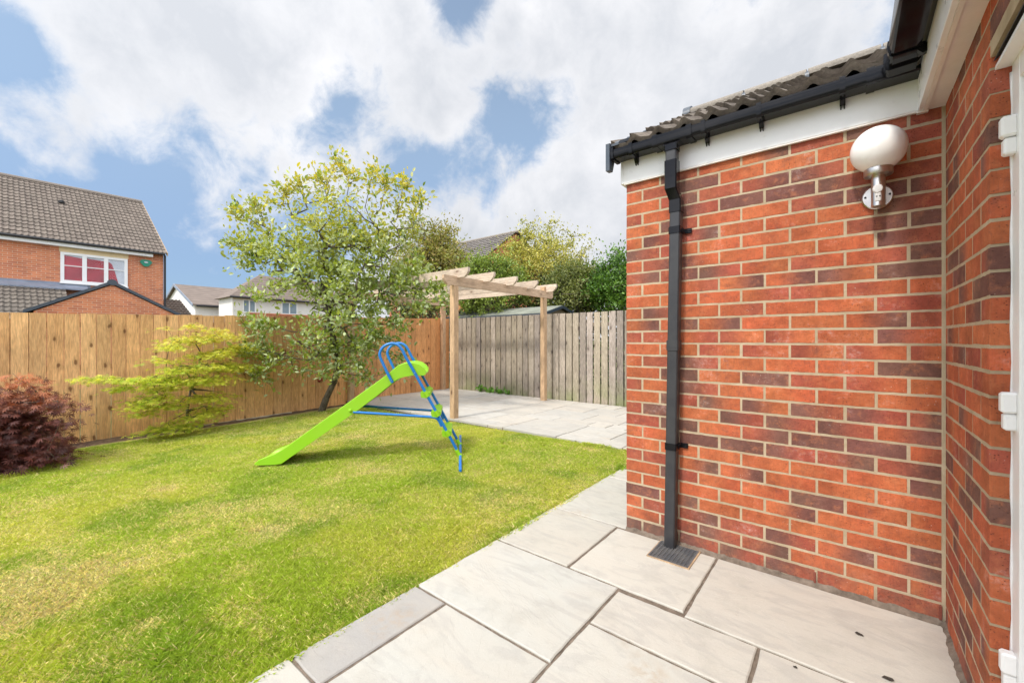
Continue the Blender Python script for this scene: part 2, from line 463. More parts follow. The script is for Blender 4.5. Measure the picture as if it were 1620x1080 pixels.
# lawn soil / thatch under the blades
m = Mat('lawn_ground')
f = m.noise(2.2, 6, 0.6); g = m.noise(45, 5, 0.7)
c = m.mix(m.rng(f, 0.35, 0.65), (0.20, 0.26, 0.04), (0.38, 0.34, 0.12))
c = m.mix(m.rng(g, 0.35, 0.7, 0, 0.6), c, (0.22, 0.18, 0.08))
m.base(c); m.rough(0.95); m.spec(0.1); m.bump(g, 1.0, 0.02)
M['lawn_ground'] = m.m
m = Mat('field_ground')
c = m.mix(m.rng(m.noise(0.3, 6, 0.6), 0.35, 0.65), (0.06, 0.09, 0.02), (0.16, 0.14, 0.07))
m.base(c); m.rough(0.95); m.spec(0.1)
M['field'] = m.m

def leaf_mat(name, back=None, trans=0.35, rough=0.5, spec=0.4, tcol=(1.0, 1.0, 0.45)):
    m = Mat(name)
    c = m.attr()
    f = m.rng(m.noise(30, 3), 0.3, 0.7, 0.85, 1.15)
    c = m.mix(1.0, c, m.grey(f), 'MULTIPLY')
    if back is not None:
        g = m.n('ShaderNodeNewGeometry')
        c = m.mix(m.math('MULTIPLY', g.outputs['Backfacing'], 0.65), c, back)
    m.base(c); m.rough(rough); m.spec(spec)
    tr = m.n('ShaderNodeBsdfTranslucent')
    tcn = m.mix(1.0, c, tcol, 'MULTIPLY')
    sc = m.n('ShaderNodeVectorMath', operation='SCALE'); m.l(tcn, sc.inputs[0]); sc.inputs['Scale'].default_value = 1.5
    m.l(sc.outputs[0], tr.inputs[0])
    ms = m.n('ShaderNodeMixShader'); ms.inputs[0].default_value = trans
    m.l(m.b.outputs[0], ms.inputs[1]); m.l(tr.outputs[0], ms.inputs[2]); m.l(ms.outputs[0], m.o.inputs[0])
    M[name] = m.m
leaf_mat('grass_blade', None, 0.30, 0.55, 0.3, (1, 1, 0.5))
leaf_mat('leaf_tree', (0.42, 0.48, 0.30), 0.30, 0.42, 0.5)
leaf_mat('leaf_yellow', None, 0.38, 0.5, 0.35)
leaf_mat('leaf_red', None, 0.25, 0.5, 0.4, (1, 0.5, 0.4))
leaf_mat('leaf_hedge', None, 0.22, 0.45, 0.4)
m = Mat('bark')
c = m.mix(m.rng(m.noise(18, 6, 0.7, m.mp((1, 1, 0.35))), 0.35, 0.65), (0.06, 0.045, 0.035), (0.20, 0.17, 0.13))
m.base(c); m.rough(0.9); m.spec(0.15); m.bump(m.noise(60, 5, 0.7, m.mp((1, 1, 0.3))), 0.9, 0.01)
M['bark'] = m.m

def wood(name, tint2, knot=(0.10, 0.05, 0.025), grain_axis='z', gscale=1.0, knots=0.8, rough=0.75, green=None, dark=0.35, plane=None):
    """boards: the board's colour is per board, grain runs along grain_axis"""
    m = Mat(name)
    sc = {'z': (9, 9, 0.7), 'x': (0.7, 9, 9), 'y': (9, 0.7, 9)}[grain_axis]
    c = m.attr()
    g = m.noise(4.0 * gscale, 7, 0.65, m.mp(sc), 0.9)
    c = m.mix(m.rng(g, 0.40, 0.70, 0, 0.6), c, tint2)
    fine = m.noise(16 * gscale, 4, 0.6, m.mp(sc))
    c = m.mix(1.0, c, m.grey(m.rng(fine, 0.3, 0.7, 1 - dark, 1 + dark * 0.5)), 'MULTIPLY')
    ks = {'z': (5.5, 5.5, 2.3), 'x': (2.3, 5.5, 5.5), 'y': (5.5, 2.3, 5.5)}[grain_axis]
    if plane:
        spk_ = m.n('ShaderNodeSeparateXYZ'); m.l(m.tc(), spk_.inputs[0]); ckk = m.n('ShaderNodeCombineXYZ')
        m.l(m.math('MULTIPLY', spk_.outputs['XYZ'.index(plane)], 6.0), ckk.inputs[0]); m.l(m.math('MULTIPLY', spk_.outputs[2], 2.6), ckk.inputs[1])
        vv = m.n('ShaderNodeTexVoronoi', feature='F1', voronoi_dimensions='2D'); vv.inputs['Scale'].default_value = 1.0; m.l(ckk.outputs[0], vv.inputs['Vector']); kv = vv.outputs['Distance']; scv = m.n('ShaderNodeSeparateXYZ'); m.l(vv.outputs['Color'], scv.inputs[0]); kv = m.math('ADD', kv, m.math('MULTIPLY', m.math('LESS_THAN', scv.outputs[0], 0.58), 1.0))
        kv = m.math('ADD', kv, m.math('MULTIPLY_ADD', m.noise(25, 3), 0.16, -0.08))
    else: kv = m.vor(1.0, m.mp(ks, (0.37, 0.2, 0.6)))
    kn = m.rng(kv, 0.045, 0.12, 1, 0, True)
    halo = m.rng(kv, 0.10, 0.30, 1, 0, True)
    c = m.mix(m.math('MULTIPLY', halo, 0.28 * knots), c, knot)
    c = m.mix(m.math('MULTIPLY', kn, knots), c, knot)
    blot = m.noise(1.3, 5, 0.6)
    c = m.mix(1.0, c, m.grey(m.rng(blot, 0.3, 0.7, 0.82, 1.18)), 'MULTIPLY')
    if green is not None:
        sp = m.n('ShaderNodeSeparateXYZ'); m.l(m.tc(), sp.inputs[0])
        al = m.math('MULTIPLY', m.rng(sp.outputs[2], 0.0, 0.55, 1, 0), m.rng(m.noise(2.5, 4), 0.4, 0.62, 0, 1))
        c = m.mix(m.math('MULTIPLY', al, 0.55), c, green)
    m.base(c); m.rough(rough); m.spec(0.2)
    m.bump(m.math('ADD', fine, m.math('MULTIPLY', kn, -0.6)), 0.35, 0.004)
    M[name] = m.m
wood('fence_wood', (0.44, 0.20, 0.075), (0.11, 0.040, 0.015), 'z', 1.0, 0.75, plane='Y')
wood('old_wood', (0.22, 0.18, 0.14), (0.07, 0.05, 0.04), 'z', 1.2, 0.7, 0.9, (0.17, 0.22, 0.06), 0.5, plane='X')
wood('pergola_z', (0.30, 0.19, 0.11), (0.10, 0.05, 0.03), 'z', 1.2, 0.8, 0.8)
wood('pergola_x', (0.34, 0.24, 0.16), (0.12, 0.06, 0.035), 'x', 1.2, 0.7, 0.8)
wood('pergola_y', (0.32, 0.21, 0.13), (0.12, 0.06, 0.035), 'y', 1.2, 0.8, 0.8)

m = Mat('roof_tile')
c = m.attr()
c = m.mix(m.rng(m.noise(5, 7, 0.7), 0.45, 0.72, 0, 0.45), c, (0.30, 0.26, 0.21))
c = m.mix(1.0, c, m.grey(m.rng(m.noise(60, 5, 0.7), 0.3, 0.7, 0.7, 1.25)), 'MULTIPLY')
m.base(c); m.rough(0.9); m.spec(0.2); m.bump(m.noise(150, 4, 0.7), 0.6, 0.004)
M['tile'] = m.m

def pvc(name, c, rough, spec=0.5, coat=0.0, dirt=0.12, dirtcol=(0.3, 0.25, 0.2), dsc=4):
    m = Mat(name)
    f = m.math('MULTIPLY', m.rng(m.noise(dsc, 6, 0.65), 0.45, 0.75, 0, 1), dirt)
    m.base(m.mix(f, c, dirtcol)); m.rough(m.rng(m.noise(7, 5), 0.3, 0.7, rough * 0.8, rough * 1.25)); m.spec(spec)
    m.b.inputs['Coat Weight'].default_value = coat
    m.bump(m.noise(3, 2), 0.05, 0.01)
    M[name] = m.m
pvc('white_pvc', (0.86, 0.85, 0.83), 0.32, 0.5, 0.0, 0.10)
pvc('cream_pvc', (0.82, 0.78, 0.72), 0.4, 0.5, 0, 0.2)
pvc('black_pvc', (0.006, 0.006, 0.008), 0.12, 0.22, 0.0, 0.10, (0.05, 0.045, 0.045), 6)
pvc('black_pvc_matt', (0.032, 0.032, 0.035), 0.42, 0.4, 0.0, 0.4, (0.07, 0.068, 0.065), 9)
pvc('grate_plastic', (0.10, 0.10, 0.105), 0.6, 0.3, 0.0, 0.5, (0.25, 0.23, 0.2), 12)
pvc('verge_pvc', (0.045, 0.060, 0.080), 0.35, 0.5)
pvc('lime_plastic', (0.25, 0.52, 0.012), 0.38, 0.5, 0.0, 0.18, (0.30, 0.45, 0.06), 5)
pvc('blue_paint', (0.008, 0.16, 0.50), 0.30, 0.5, 0.2, 0.15, (0.05, 0.2, 0.4), 8)
pvc('globe_opal', (0.93, 0.91, 0.88), 0.12, 0.5, 0.3, 0.04)
M_g = bpy.data.materials['globe_opal'].node_tree.nodes['Principled BSDF']
M_g.inputs['Subsurface Weight'].default_value = 0.5
M_g.inputs['Subsurface Radius'].default_value = (0.05, 0.05, 0.05)
pvc('green_box', (0.0, 0.22, 0.13), 0.35)
pvc('red_paint', (0.30, 0.012, 0.02), 0.3)
pvc('rust_plastic', (0.20, 0.05, 0.03), 0.6)
simple('steel', (0.62, 0.58, 0.54), 0.28, 1.0, 0.1, 30)
simple('dark_metal', (0.03, 0.03, 0.032), 0.5, 0.3, 0.3, 30)
simple('iron', (0.05, 0.03, 0.025), 0.7, 0.2, 0.3, 30)
simple('lead', (0.24, 0.27, 0.33), 0.55, 0.2, 0.2, 3)
simple('felt', (0.20, 0.21, 0.17), 0.95, 0, 0.25, 3, 0.5)
simple('render_white', (0.74, 0.71, 0.66), 0.85, 0, 0.05, 2)
simple('tan_frame', (0.40, 0.28, 0.17), 0.7, 0, 0.3, 20)
simple('pale_plank', (0.50, 0.45, 0.35), 0.85, 0, 0.3, 6)
simple('lintel', (0.72, 0.56, 0.33), 0.85, 0, 0.08, 6)
simple('curtain_red', (0.42, 0.02, 0.035), 0.85, 0, 0.3, 2)
simple('curtain_pale', (0.60, 0.62, 0.66), 0.8, 0, 0.15, 2)
simple('dead_leaf', (0.035, 0.028, 0.02), 0.8, 0, 0.3, 30)
simple('room_dark', (0.03, 0.03, 0.035), 0.9, 0, 0.3, 3)
m = Mat('window_glass')
m.base((0.9, 0.95, 1.0)); m.rough(0.03); m.b.inputs['Transmission Weight'].default_value = 0.85
m.b.inputs['IOR'].default_value = 1.45; m.base(m.mix(m.noise(2), (0.85, 0.9, 0.95), (0.95, 0.97, 1.0)))
m.b.inputs['Alpha'].default_value = 0.22
M['glass'] = m.m
m = Mat('pir_lens'); m.base(m.mix(m.noise(60), (0.75, 0.73, 0.70), (0.5, 0.48, 0.46))); m.rough(0.15); M['lens'] = m.m

# ------------------------------------------------------------------ ground
def clamp(x, a=0.0, b=1.0): return max(a, min(b, x))
def lawn_z(x, y):
    z = -0.03 - 0.15 * clamp((-1.7 - x) / 6.3) * clamp(1 - y / 7.3, 0, 1.3)
    return z + 0.012 * mnoise.noise(Vector((x * 0.9, y * 0.9, 0.3)))

g = MB()
g.add([(-600, -600, -0.40), (600, -600, -0.40), (600, 900, -0.40), (-600, 900, -0.40)], [(0, 1, 2, 3)])
tag(g.build('ground', M['field'], fixn=False), kind='structure')

xs = np.linspace(-8.06, -1.715, 90); ys = np.linspace(-4.0, 4.5, 110)
vs = [(x, y, lawn_z(x, y)) for y in ys for x in xs]
fs = [(j * 90 + i, j * 90 + i + 1, (j + 1) * 90 + i + 1, (j + 1) * 90 + i) for j in range(109) for i in range(89)]
lw = MB(); lw.add(vs, fs)
tag(lw.build('lawn', M['lawn_ground'], smooth=True, fixn=False), kind='structure')

# soil strip at the foot of the long fence
sv = []; ny = 120; nx = 9
for j in range(ny):
    y = -2.5 + 7.0 * j / (ny - 1)
    wd = 0.34 - 0.05 * max(0, y) + 0.05 * mnoise.noise(Vector((0, y * 2.2, 5)))
    for i in range(nx):
        x = -8.03 + wd * i / (nx - 1)
        k = i / (nx - 1)
        z = lawn_z(x, y) + 0.035 * (1 - k) * (0.6 + 0.7 * mnoise.noise(Vector((x * 9, y * 9, 1)))) + 0.012 * (1 - k * k) - 0.004 * (k == 1)
        sv.append((x, y, z))
sb = MB(); sb.add(sv, [(j * nx + i, j * nx + i + 1, (j + 1) * nx + i + 1, (j + 1) * nx + i) for j in range(ny - 1) for i in range(nx - 1)])
tag(sb.build('soil_bed', M['soil'], smooth=True, fixn=False), kind='structure')

# paving
def slab(mb, x0, x1, y0, y1, tint, gap=0.007, jit=0.0028, th=0.035):
    x0 += gap; x1 -= gap; y0 += gap; y1 -= gap
    pts = []
    def edge(ax, ay, bx, by):
        n = max(3, int(math.hypot(bx - ax, by - ay) / 0.045))
        nx_, ny_ = (by - ay), -(bx - ax); l = math.hypot(nx_, ny_); nx_ /= l; ny_ /= l
        for k in range(n):
            t = k / n
            j = jit * mnoise.noise(Vector((ax + (bx - ax) * t, ay + (by - ay) * t, 3.3)) * 17) * 1.6 + random.uniform(-jit, jit) * 0.35
            pts.append((ax + (bx - ax) * t + nx_ * j, ay + (by - ay) * t + ny_ * j))
    edge(x0, y0, x1, y0); edge(x1, y0, x1, y1); edge(x1, y1, x0, y1); edge(x0, y1, x0, y0)
    n = len(pts)
    cx, cy = (x0 + x1) / 2, (y0 + y1) / 2
    zt = random.uniform(-0.0012, 0.0012); tx = random.uniform(-0.0015, 0.0015); ty = random.uniform(-0.0015, 0.0015)
    def z(x, y): return zt + tx * (x - cx) + ty * (y - cy)
    c = 0.005
    def ins(p):
        return (p[0] + c * (1 if p[0] < cx else -1) * (abs(p[0] - cx) > (x1 - x0) / 2 - 0.012), p[1] + c * (1 if p[1] < cy else -1) * (abs(p[1] - cy) > (y1 - y0) / 2 - 0.012))
    top = [(*ins(p), z(*p)) for p in pts]
    mid = [(p[0], p[1], z(*p) - 0.0045) for p in pts]
    bot = [(p[0], p[1], -th) for p in pts]
    mb.col = tint
    fs = [tuple(range(n))]
    for a, b in ((0, n), (n, 2 * n)):
        for i in range(n):
            j = (i + 1) % n
            fs.append((a + i, a + j, b + j, b + i)[::-1])
    mb.add(top + mid + bot, fs)

def tint(base=(0.45, 0.435, 0.385), v=0.08):
    k = 1 + random.uniform(-v, v); w = random.uniform(-0.012, 0.012)
    return (base[0] * k + w, base[1] * k, base[2] * k - w)
pv = MB()
near = [(-1.70, -1.47, .72, 1.33, (0.30, 0.29, 0.275)), (-1.47, -.885, .42, 1.33, None), (-1.70, -.885, 1.33, 1.955, None),
        (-1.70, -1.185, 1.955, 2.588, None), (-1.185, -.574, 1.955, 2.572, None), (-.574, .335, 1.93, 2.572, (0.47, 0.445, 0.39)),  # slabs by the wall tinted paler to offset the shade of the house
        (-.885, -.275, 1.63, 1.93, (0.475, 0.45, 0.395)), (-.885, -.275, .72, 1.63, None), (-.275, .335, 1.30, 1.93, (0.475, 0.45, 0.395)),
        (-1.70, -1.11, 2.588, 3.472, None), (-1.70, -1.11, 3.472, 4.08, None), (-1.70, -1.11, 4.08, 4.50, None),
        (-1.70, -1.47, .10, .72, None), (-1.47, -.885, -.2, .42, None), (-.885, -.275, .1, .72, None), (-.275, .335, .68, 1.30, None), (-.275, .335, .08, .68, None),
        (-1.70, -1.47, -.5, .10, None), (-1.47, -.885, -1.1, -.2, None), (-.885, -.275, -.5, .1, None), (-.275, .335, -.5, .08, None),
        (-1.7, -1.47, -1.1, -.5, None), (-.885, .335, -1.1, -.5, None)]
for (a, b, c_, d, t) in near:
    slab(pv, a, b, c_, d, t or tint())
# far patio, random-coursed
random.seed(12)
y = 4.50
rows = [0.29, 0.60, 0.29, 0.60, 0.60, 0.45]
for h_ in rows:
    y1 = min(y + h_, 7.34)
    x = -8.0
    while x < 2.0:
        w = random.choice([0.29, 0.60, 0.60, 0.90, 0.60])
        if h_ > 0.5 and random.random() < 0.3:
            slab(pv, x, x + w, y, y + 0.29, tint((0.40, 0.37, 0.325), 0.10)); slab(pv, x, x + w, y + 0.29, y1, tint((0.40, 0.37, 0.325), 0.10))
        else:
            slab(pv, x, x + w, y, y1, tint((0.43, 0.405, 0.36), 0.10))
        x += w
    y = y1
tag(pv.build('patio_paving', M['slab'], fixn=False), kind='structure')
jb = MB()
jb.box(-1.693, .36, -1.1, 2.60, -0.2, -0.0085); jb.box(-1.693, -1.10, 2.60, 4.52, -0.2, -0.0085); jb.box(-8.02, 2.2, 4.51, 7.36, -0.2, -0.0085)
tag(jb.build('patio_joint_mortar', M['joint']), kind='structure')

# ------------------------------------------------------------------ grass blades
def vnoise(x, y, seed, freq):
    """cheap smooth value noise on arrays"""
    r = np.random.default_rng(seed); G = r.random((64, 64))
    X = (x * freq) % 64; Y = (y * freq) % 64
    i = np.floor(X).astype(int); j = np.floor(Y).astype(int); fx = X - i; fy = Y - j
    fx = fx * fx * (3 - 2 * fx); fy = fy * fy * (3 - 2 * fy)
    i %= 64; j %= 64; i1 = (i + 1) % 64; j1 = (j + 1) % 64
    return (G[i, j] * (1 - fx) + G[i1, j] * fx) * (1 - fy) + (G[i, j1] * (1 - fx) + G[i1, j1] * fx) * fy
def fbm(x, y, seed, freq):
    return (vnoise(x, y, seed, freq) * 0.5 + vnoise(x + 7, y + 3, seed + 1, freq * 2.1) * 0.28 + vnoise(x + 1, y + 9, seed + 2, freq * 4.3) * 0.15 + vnoise(x + 4, y + 2, seed + 3, freq * 9) * 0.07)

def ground_pt(u, v, z=-0.06):
    D = (CAMZ - z) * 657 / (v - 538)
    p = at(u, v, D); return p.x, p.y
straw = [(213, 880, .22), (117, 917, .30), (60, 935, .25), (333, 810, .25), (427, 818, .3), (17, 917, .2), (27, 797, .3), (230, 997, .10), (370, 913, .10),
         (627, 700, .4), (602, 744, .3), (468, 684, .35), (680, 705, .2), (20, 985, .25), (265, 860, .2), (480, 700, .25), (930, 715, .12), (780, 830, .09), (250, 770, .3), (560, 690, .3), (400, 850, .15)]
straw = [(*ground_pt(u, v), r_) for (u, v, r_) in straw]

def make_grass():
    n_try = 2600000
    x = rng.uniform(-7.95, -1.684, n_try); y = rng.uniform(-2.6, 4.50, n_try)
    D = -SN * x + CS * y
    rr = CS * x + SN * y
    vis = (D > 0.9) & (np.abs(rr) < D * 1.35 + 0.25)
    d = np.sqrt(x * x + y * y)
    keep = rng.random(n_try) < np.clip(3.6 / d ** 1.2, 0.12, 1.0)
    m_ = vis & keep & (x > -7.66 + 0.10 * fbm(x, y, 50, 2.0) - 0.045 * np.maximum(y, 0) * 0 )
    x = x[m_]; y = y[m_]; d = d[m_]
    bare = fbm(x, y, 31, 1.6)
    st = np.clip((fbm(x, y, 5, 1.3) - 0.55) * 4.0, 0, 1) * 0.30 + np.clip((fbm(x + 3, y, 9, 4.2) - 0.5) * 5, 0, 1) * 0.45
    # mower streaks: pale bands along one direction
    a_ = x * 0.35 + y * 0.94
    st += np.clip((vnoise(a_ * 1.0, x * 0.25, 77, 2.2) - 0.62) * 3, 0, 1) * 0.22
    for (sx, sy, r_) in straw:
        q = ((x - sx) ** 2 + (y - sy) ** 2) / r_ ** 2
        st += np.exp(-q) * (0.20 + 1.1 * vnoise(x, y, 3, 9)) * 0.85
    st = np.clip(st, 0, 1.25)
    # thin the straw patches a little
    k2 = rng.random(len(x)) > np.clip(st - 0.55, 0, 1) * 0.45
    x, y, d, st = x[k2], y[k2], d[k2], st[k2]
    n = len(x)
    edge = np.clip(1 - (-1.70 - x) / 0.05, 0, 1)
    h = (0.018 + 0.015 * rng.random(n)) * (1 - 0.35 * np.clip(st, 0, 1)) * (0.75 + 0.6 * fbm(x, y, 15, 1.2)) * (1 + 1.3 * edge * fbm(x, y, 88, 5.0))
    # tufts
    tuft = np.clip((fbm(x, y, 91, 2.6) - 0.62) * 8, 0, 1)
    h *= 1 + 0.6 * tuft
    w = np.clip(0.0010 * d ** 0.85, 0.0012, 0.006) * (0.7 + 0.6 * rng.random(n))
    th = rng.uniform(0, 2 * PI, n); lean = (0.35 + 0.75 * rng.random(n)) * h; la = rng.uniform(0, 2 * PI, n)
    z0 = -0.03 - 0.15 * np.clip((-1.7 - x) / 6.3, 0, 1) * np.clip(1 - y / 7.3, 0, 1.3) - 0.006
    dx = np.cos(th) * w / 2; dy = np.sin(th) * w / 2
    lx = np.cos(la) * lean; ly = np.sin(la) * lean
    V = np.zeros((n, 4, 3), dtype=np.float32)
    V[:, 0] = np.stack([x - dx, y - dy, z0], 1); V[:, 1] = np.stack([x + dx, y + dy, z0], 1)
    V[:, 2] = np.stack([x + dx * .8 + lx * 0.4, y + dy * .8 + ly * .4, z0 + h * 0.65], 1)
    V[:, 3] = np.stack([x + lx, y + ly, z0 + h], 1)
    idx = np.arange(n)[:, None] * 4
    F = np.concatenate([idx + np.array([[0, 1, 2]]), idx + np.array([[0, 2, 3]])], 0)
    gcol = np.array([[0.39, 0.49, 0.055]]); g2 = np.array([[0.52, 0.54, 0.085]]); g3 = np.array([[0.23, 0.36, 0.035]]); sc = np.array([[0.74, 0.64, 0.29]])
    br = np.array([[0.50, 0.36, 0.20]])
    t = np.clip(fbm(x, y, 21, 1.1) * 2.6 - 0.8, 0, 1)[:, None]
    c = gcol * (1 - t) + g2 * t
    dk = np.clip((fbm(x, y, 61, 2.4) - 0.52) * 5, 0, 1)[:, None] * 0.7
    c = c * (1 - dk) + g3 * dk
    pick = (rng.random(n) < np.clip(0.10 + st * 0.62, 0, 0.80))[:, None]
    c = np.where(pick, sc * (0.75 + 0.45 * rng.random((n, 1))), c)
    pb = (rng.random(n) < np.clip((st - 0.85) * 0.6, 0, 0.4))[:, None]
    c = np.where(pb, br, c)
    c = c * (0.78 + 0.44 * rng.random((n, 1)))
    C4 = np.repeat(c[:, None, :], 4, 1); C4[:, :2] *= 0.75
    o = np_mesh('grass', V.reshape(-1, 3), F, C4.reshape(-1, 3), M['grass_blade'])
    tag(o, 'short mown lawn grass, green with straw coloured dry patches', 'grass', kind='stuff')
    print('grass blades', n)
make_grass()

# ------------------------------------------------------------------ the brick house the photo is taken beside
WY = 2.594; AX = -1.128; BX = 0.333; ARRIS = 1.870; CH = 0.0755; Z0 = 0.012
house = empty('brick_house', (AX, WY, 0))
tag(house, 'near red brick house wing with white fascia, black guttering and grey tiled lean roof', 'house')
PALS = {'o': (0.45, 0.118, 0.048), 'r': (0.335, 0.086, 0.050), 'd': (0.180, 0.082, 0.062)}
ROWS = """ro dr oo od rr dr rr|oo rr dd oo oo oo rr|oo rd rr rd dr oo oo|rr oo dr dd dd dr rr|oo dr oo oo rd dd dr|oo dr rd oo oo oo dr
dr ro oo oo oo rd dd|oo rd do oo oo oo dr|rd rd dr oo ro or dd|oo oo or od od do dd|oo oo oo or ro ro oo|oo dr oo or oo oo rr
od od od oo oo od rr|rr ro or ro ro oo do|oo oo ro ro ro ro ro|oo rr dr oo oo oo dd|oo dd oo dd ro ro oo|rr oo dr oo oo oo oo
oo dr do do dr dr rd|rr dd oo dr dr dr od|rr dd oo rd dd dd or|oo oo dd dd dr rd rd|oo oo oo oo oo oo dd|rr rr od od oo oo oo
oo dr oo oo dd oo oo|oo oo oo oo od oo oo|dd od oo oo oo oo dd|oo rr rd rr dr od od|oo rr dr rd oo or or|dd dd dr dr dr ro rr""".replace('\n', '|').split('|')
random.seed(3)
def bcol(ch):
    p = PALS[ch]; k = random.uniform(0.85, 1.15); q = random.uniform(-0.12, 0.12)
    return (p[0] * k, p[1] * k * (1 + q), p[2] * k * (1 + q * 0.5))
def brick(mb, axis, s0, s1, z0, z1, face, depth, c0, c1, sgn):
    """a brick whose face lies in plane (axis 'x': wall runs along x, face at y; 'y': wall runs along y, face at x)"""
    face += random.uniform(-0.0006, 0.0004)
    z0 += random.uniform(-.0012, .0012); z1 += random.uniform(-.0012, .0012); s0 += random.uniform(-.0015, .0015); s1 += random.uniform(-.0015, .0015)
    ch = 0.0022
    ns = 8
    P = []; C = []
    # rows in z: bottom chamfer ring. grid ns+1 columns x 2 rows front + outer ring back
    ss = [s0 + ch] + [s0 + (s1 - s0) * k / ns for k in range(1, ns)] + [s1 - ch]
    so = [s0] + ss[1:-1] + [s1]
    def pt(s, d, z): return (s, face + d * sgn, z) if axis == 'x' else (face + d * sgn, s, z)
    def cc(k):
        t = k / ns
        t = clamp((t - 0.5) * 1.8 + 0.5)
        return tuple(c0[i] * (1 - t) + c1[i] * t for i in range(3))
    lay = [(ss, z0 + ch, 0), (ss, z1 - ch, 0), (so, z1, ch), (so, z1, depth), (so, z0, depth), (so, z0, ch)]
    for (sx, z, d) in lay:
        for k, s in enumerate(sx):
            jz = random.uniform(-.0013, .0013)
            P.append(pt(s, d, z + jz)); C.append(cc(k))
    n = ns + 1; F = []
    for a, b in ((0, 1), (1, 2), (2, 3), (4, 5), (5, 0)):
        for k in range(ns): F.append((a * n + k, a * n + k + 1, b * n + k + 1, b * n + k))
    for e in (0, ns):
        F.append((0 * n + e, 1 * n + e, 2 * n + e, 5 * n + e)); F.append((5 * n + e, 2 * n + e, 3 * n + e, 4 * n + e))
    mb.add(P, F, C)
bw = MB()
J = 0.0092
for r_, row in enumerate(ROWS):
    k = r_ + 1
    zb = Z0 + CH * (30 - k)
    codes = row.split()
    s = AX
    lens = [0.225] * 6 + [0.1125] if k % 2 == 1 else [0.1125] + [0.225] * 6
    for i, (ln, cd) in enumerate(zip(lens, codes)):
        e = s + ln
        e1 = e - J if i < 6 else BX - 0.009
        if e1 > s: brick(bw, 'x', s, e1, zb + 0.0, zb + CH - J, WY, 0.10, bcol(cd[0]), bcol(cd[1]), 1)
        s = e
# partly buried bottom course
s = AX
for i in range(7):
    e = s + 0.225
    brick(bw, 'x', s, min(e - J, BX - 0.01), Z0 - CH, Z0 - J, WY + 0.002, 0.10, (0.20, 0.105, 0.08), (0.24, 0.12, 0.09), 1); s = e
    if s > BX - 0.05: break
# side wall (runs towards the camera), with the door opening
random.seed(5)
def rc():
    return random.choices(['oo', 'ro', 'rr', 'dr', 'dd', 'od', 'or'], [6, 2, 1, 1.4, 0.8, 0.9, 1])[0]
DOOR0, DOOR_Z = 0.92, 2.075
for k in range(1, 34):
    zb = Z0 + CH * (31 - k)
    if zb < -0.1: continue
    top = zb + CH - J
    s = ARRIS if k % 2 else ARRIS
    segs = []
    first = 0.215 if k % 2 else 0.1025
    a = ARRIS
    b = a + first
    while a < WY - 0.03:
        segs.append((a, min(b, WY - 0.014))); a = b + J; b = a + 0.215
    if zb > DOOR_Z:
        b = ARRIS - J; first2 = 0.215 if not k % 2 else 0.1025 + 0.0
        while b > -1.2:
            segs.append((b - 0.215, b)); b -= 0.225
        segs = [(p, q) for p, q in segs]
    else:
        b = DOOR0
        f2 = 0.215 if k % 2 else 0.1025
        segs.append((b - f2, b)); b -= f2 + J
        while b > -1.2:
            segs.append((b - 0.215, b)); b -= 0.225
    for (p, q) in segs:
        if q - p < 0.02: continue
        cd = rc(); brick(bw, 'y', p, q, zb, top, BX, 0.1025, bcol(cd[0]), bcol(cd[1]), 1)
wall_o = bw.build('wall', M['brick'], house)
mo = MB()
gz = 2.262
mo.box(AX + 0.004, BX + 0.004, WY + 0.0010, 5.74, -0.15, gz)
mo.box(BX + 0.0008, BX + 0.10, ARRIS + 0.003, WY + 0.01, -0.15, gz + 0.002)
mo.box(BX + 0.0010, BX + 0.10, -1.2, DOOR0 - 0.003, -0.15, gz)
mo.box(BX + 0.0012, BX + 0.10, DOOR0 - 0.01, ARRIS + 0.01, DOOR_Z + 0.005, gz + 0.004)
# fat internal corner joint
mo.tube([(BX - 0.0035, WY + 0.0005, -0.1), (BX - 0.0035, WY + 0.0005, 2.26)], 0.008, 6)
mo.build('mortar', M['mortar'], wall_o, smooth=30)
gm = MB()
# rough mortar fillet where wall meets paving
random.seed(8)
prev = []
def fillet(p0, p1, nrm, n=60):
    vs = []; p0 = Vector(p0); p1 = Vector(p1); nrm = Vector(nrm)
    for i in range(n + 1):
        p = p0.lerp(p1, i / n); q = 0.022 + 0.012 * mnoise.noise(p * 22); hh = 0.022 + 0.012 * mnoise.noise(p * 31)
        vs += [p + Vector((0, 0, hh)), p + nrm * q * 0.6 + Vector((0, 0, hh * 0.45)), p + nrm * (q + 0.014) + Vector((0, 0, -0.012))]
    gm.add(vs, [(i * 3 + j, i * 3 + j + 1, i * 3 + j + 4, i * 3 + j + 3) for i in range(n) for j in range(2)])
fillet((AX - 0.0, WY + 0.001, -0.005), (BX, WY + 0.001, -0.005), (0, -1, 0), 90)
fillet((BX + 0.001, WY, -0.005), (BX + 0.001, ARRIS, -0.005), (-1, 0, 0), 50)
gm.build('base_pointing', M['joint'], wall_o, fixn=False)
for (x, y_, z, ax) in ((-0.127, WY - 0.001, 0.035, 0), (0.318, WY - 0.004, 0.045, 0)):
    w_ = MB()
    w_.box(x - 0.005, x + 0.005, y_ - 0.004, y_ + 0.01, z - 0.03, z + 0.03, 0.001)
    w_.box(x - 0.003, x + 0.003, y_ - 0.006, y_ + 0.01, z - 0.022, z - 0.006)
    w_.box(x - 0.003, x + 0.003, y_ - 0.006, y_ + 0.01, z + 0.004, z + 0.020)
    w_.build('weep_vent', M['rust_plastic'], wall_o)

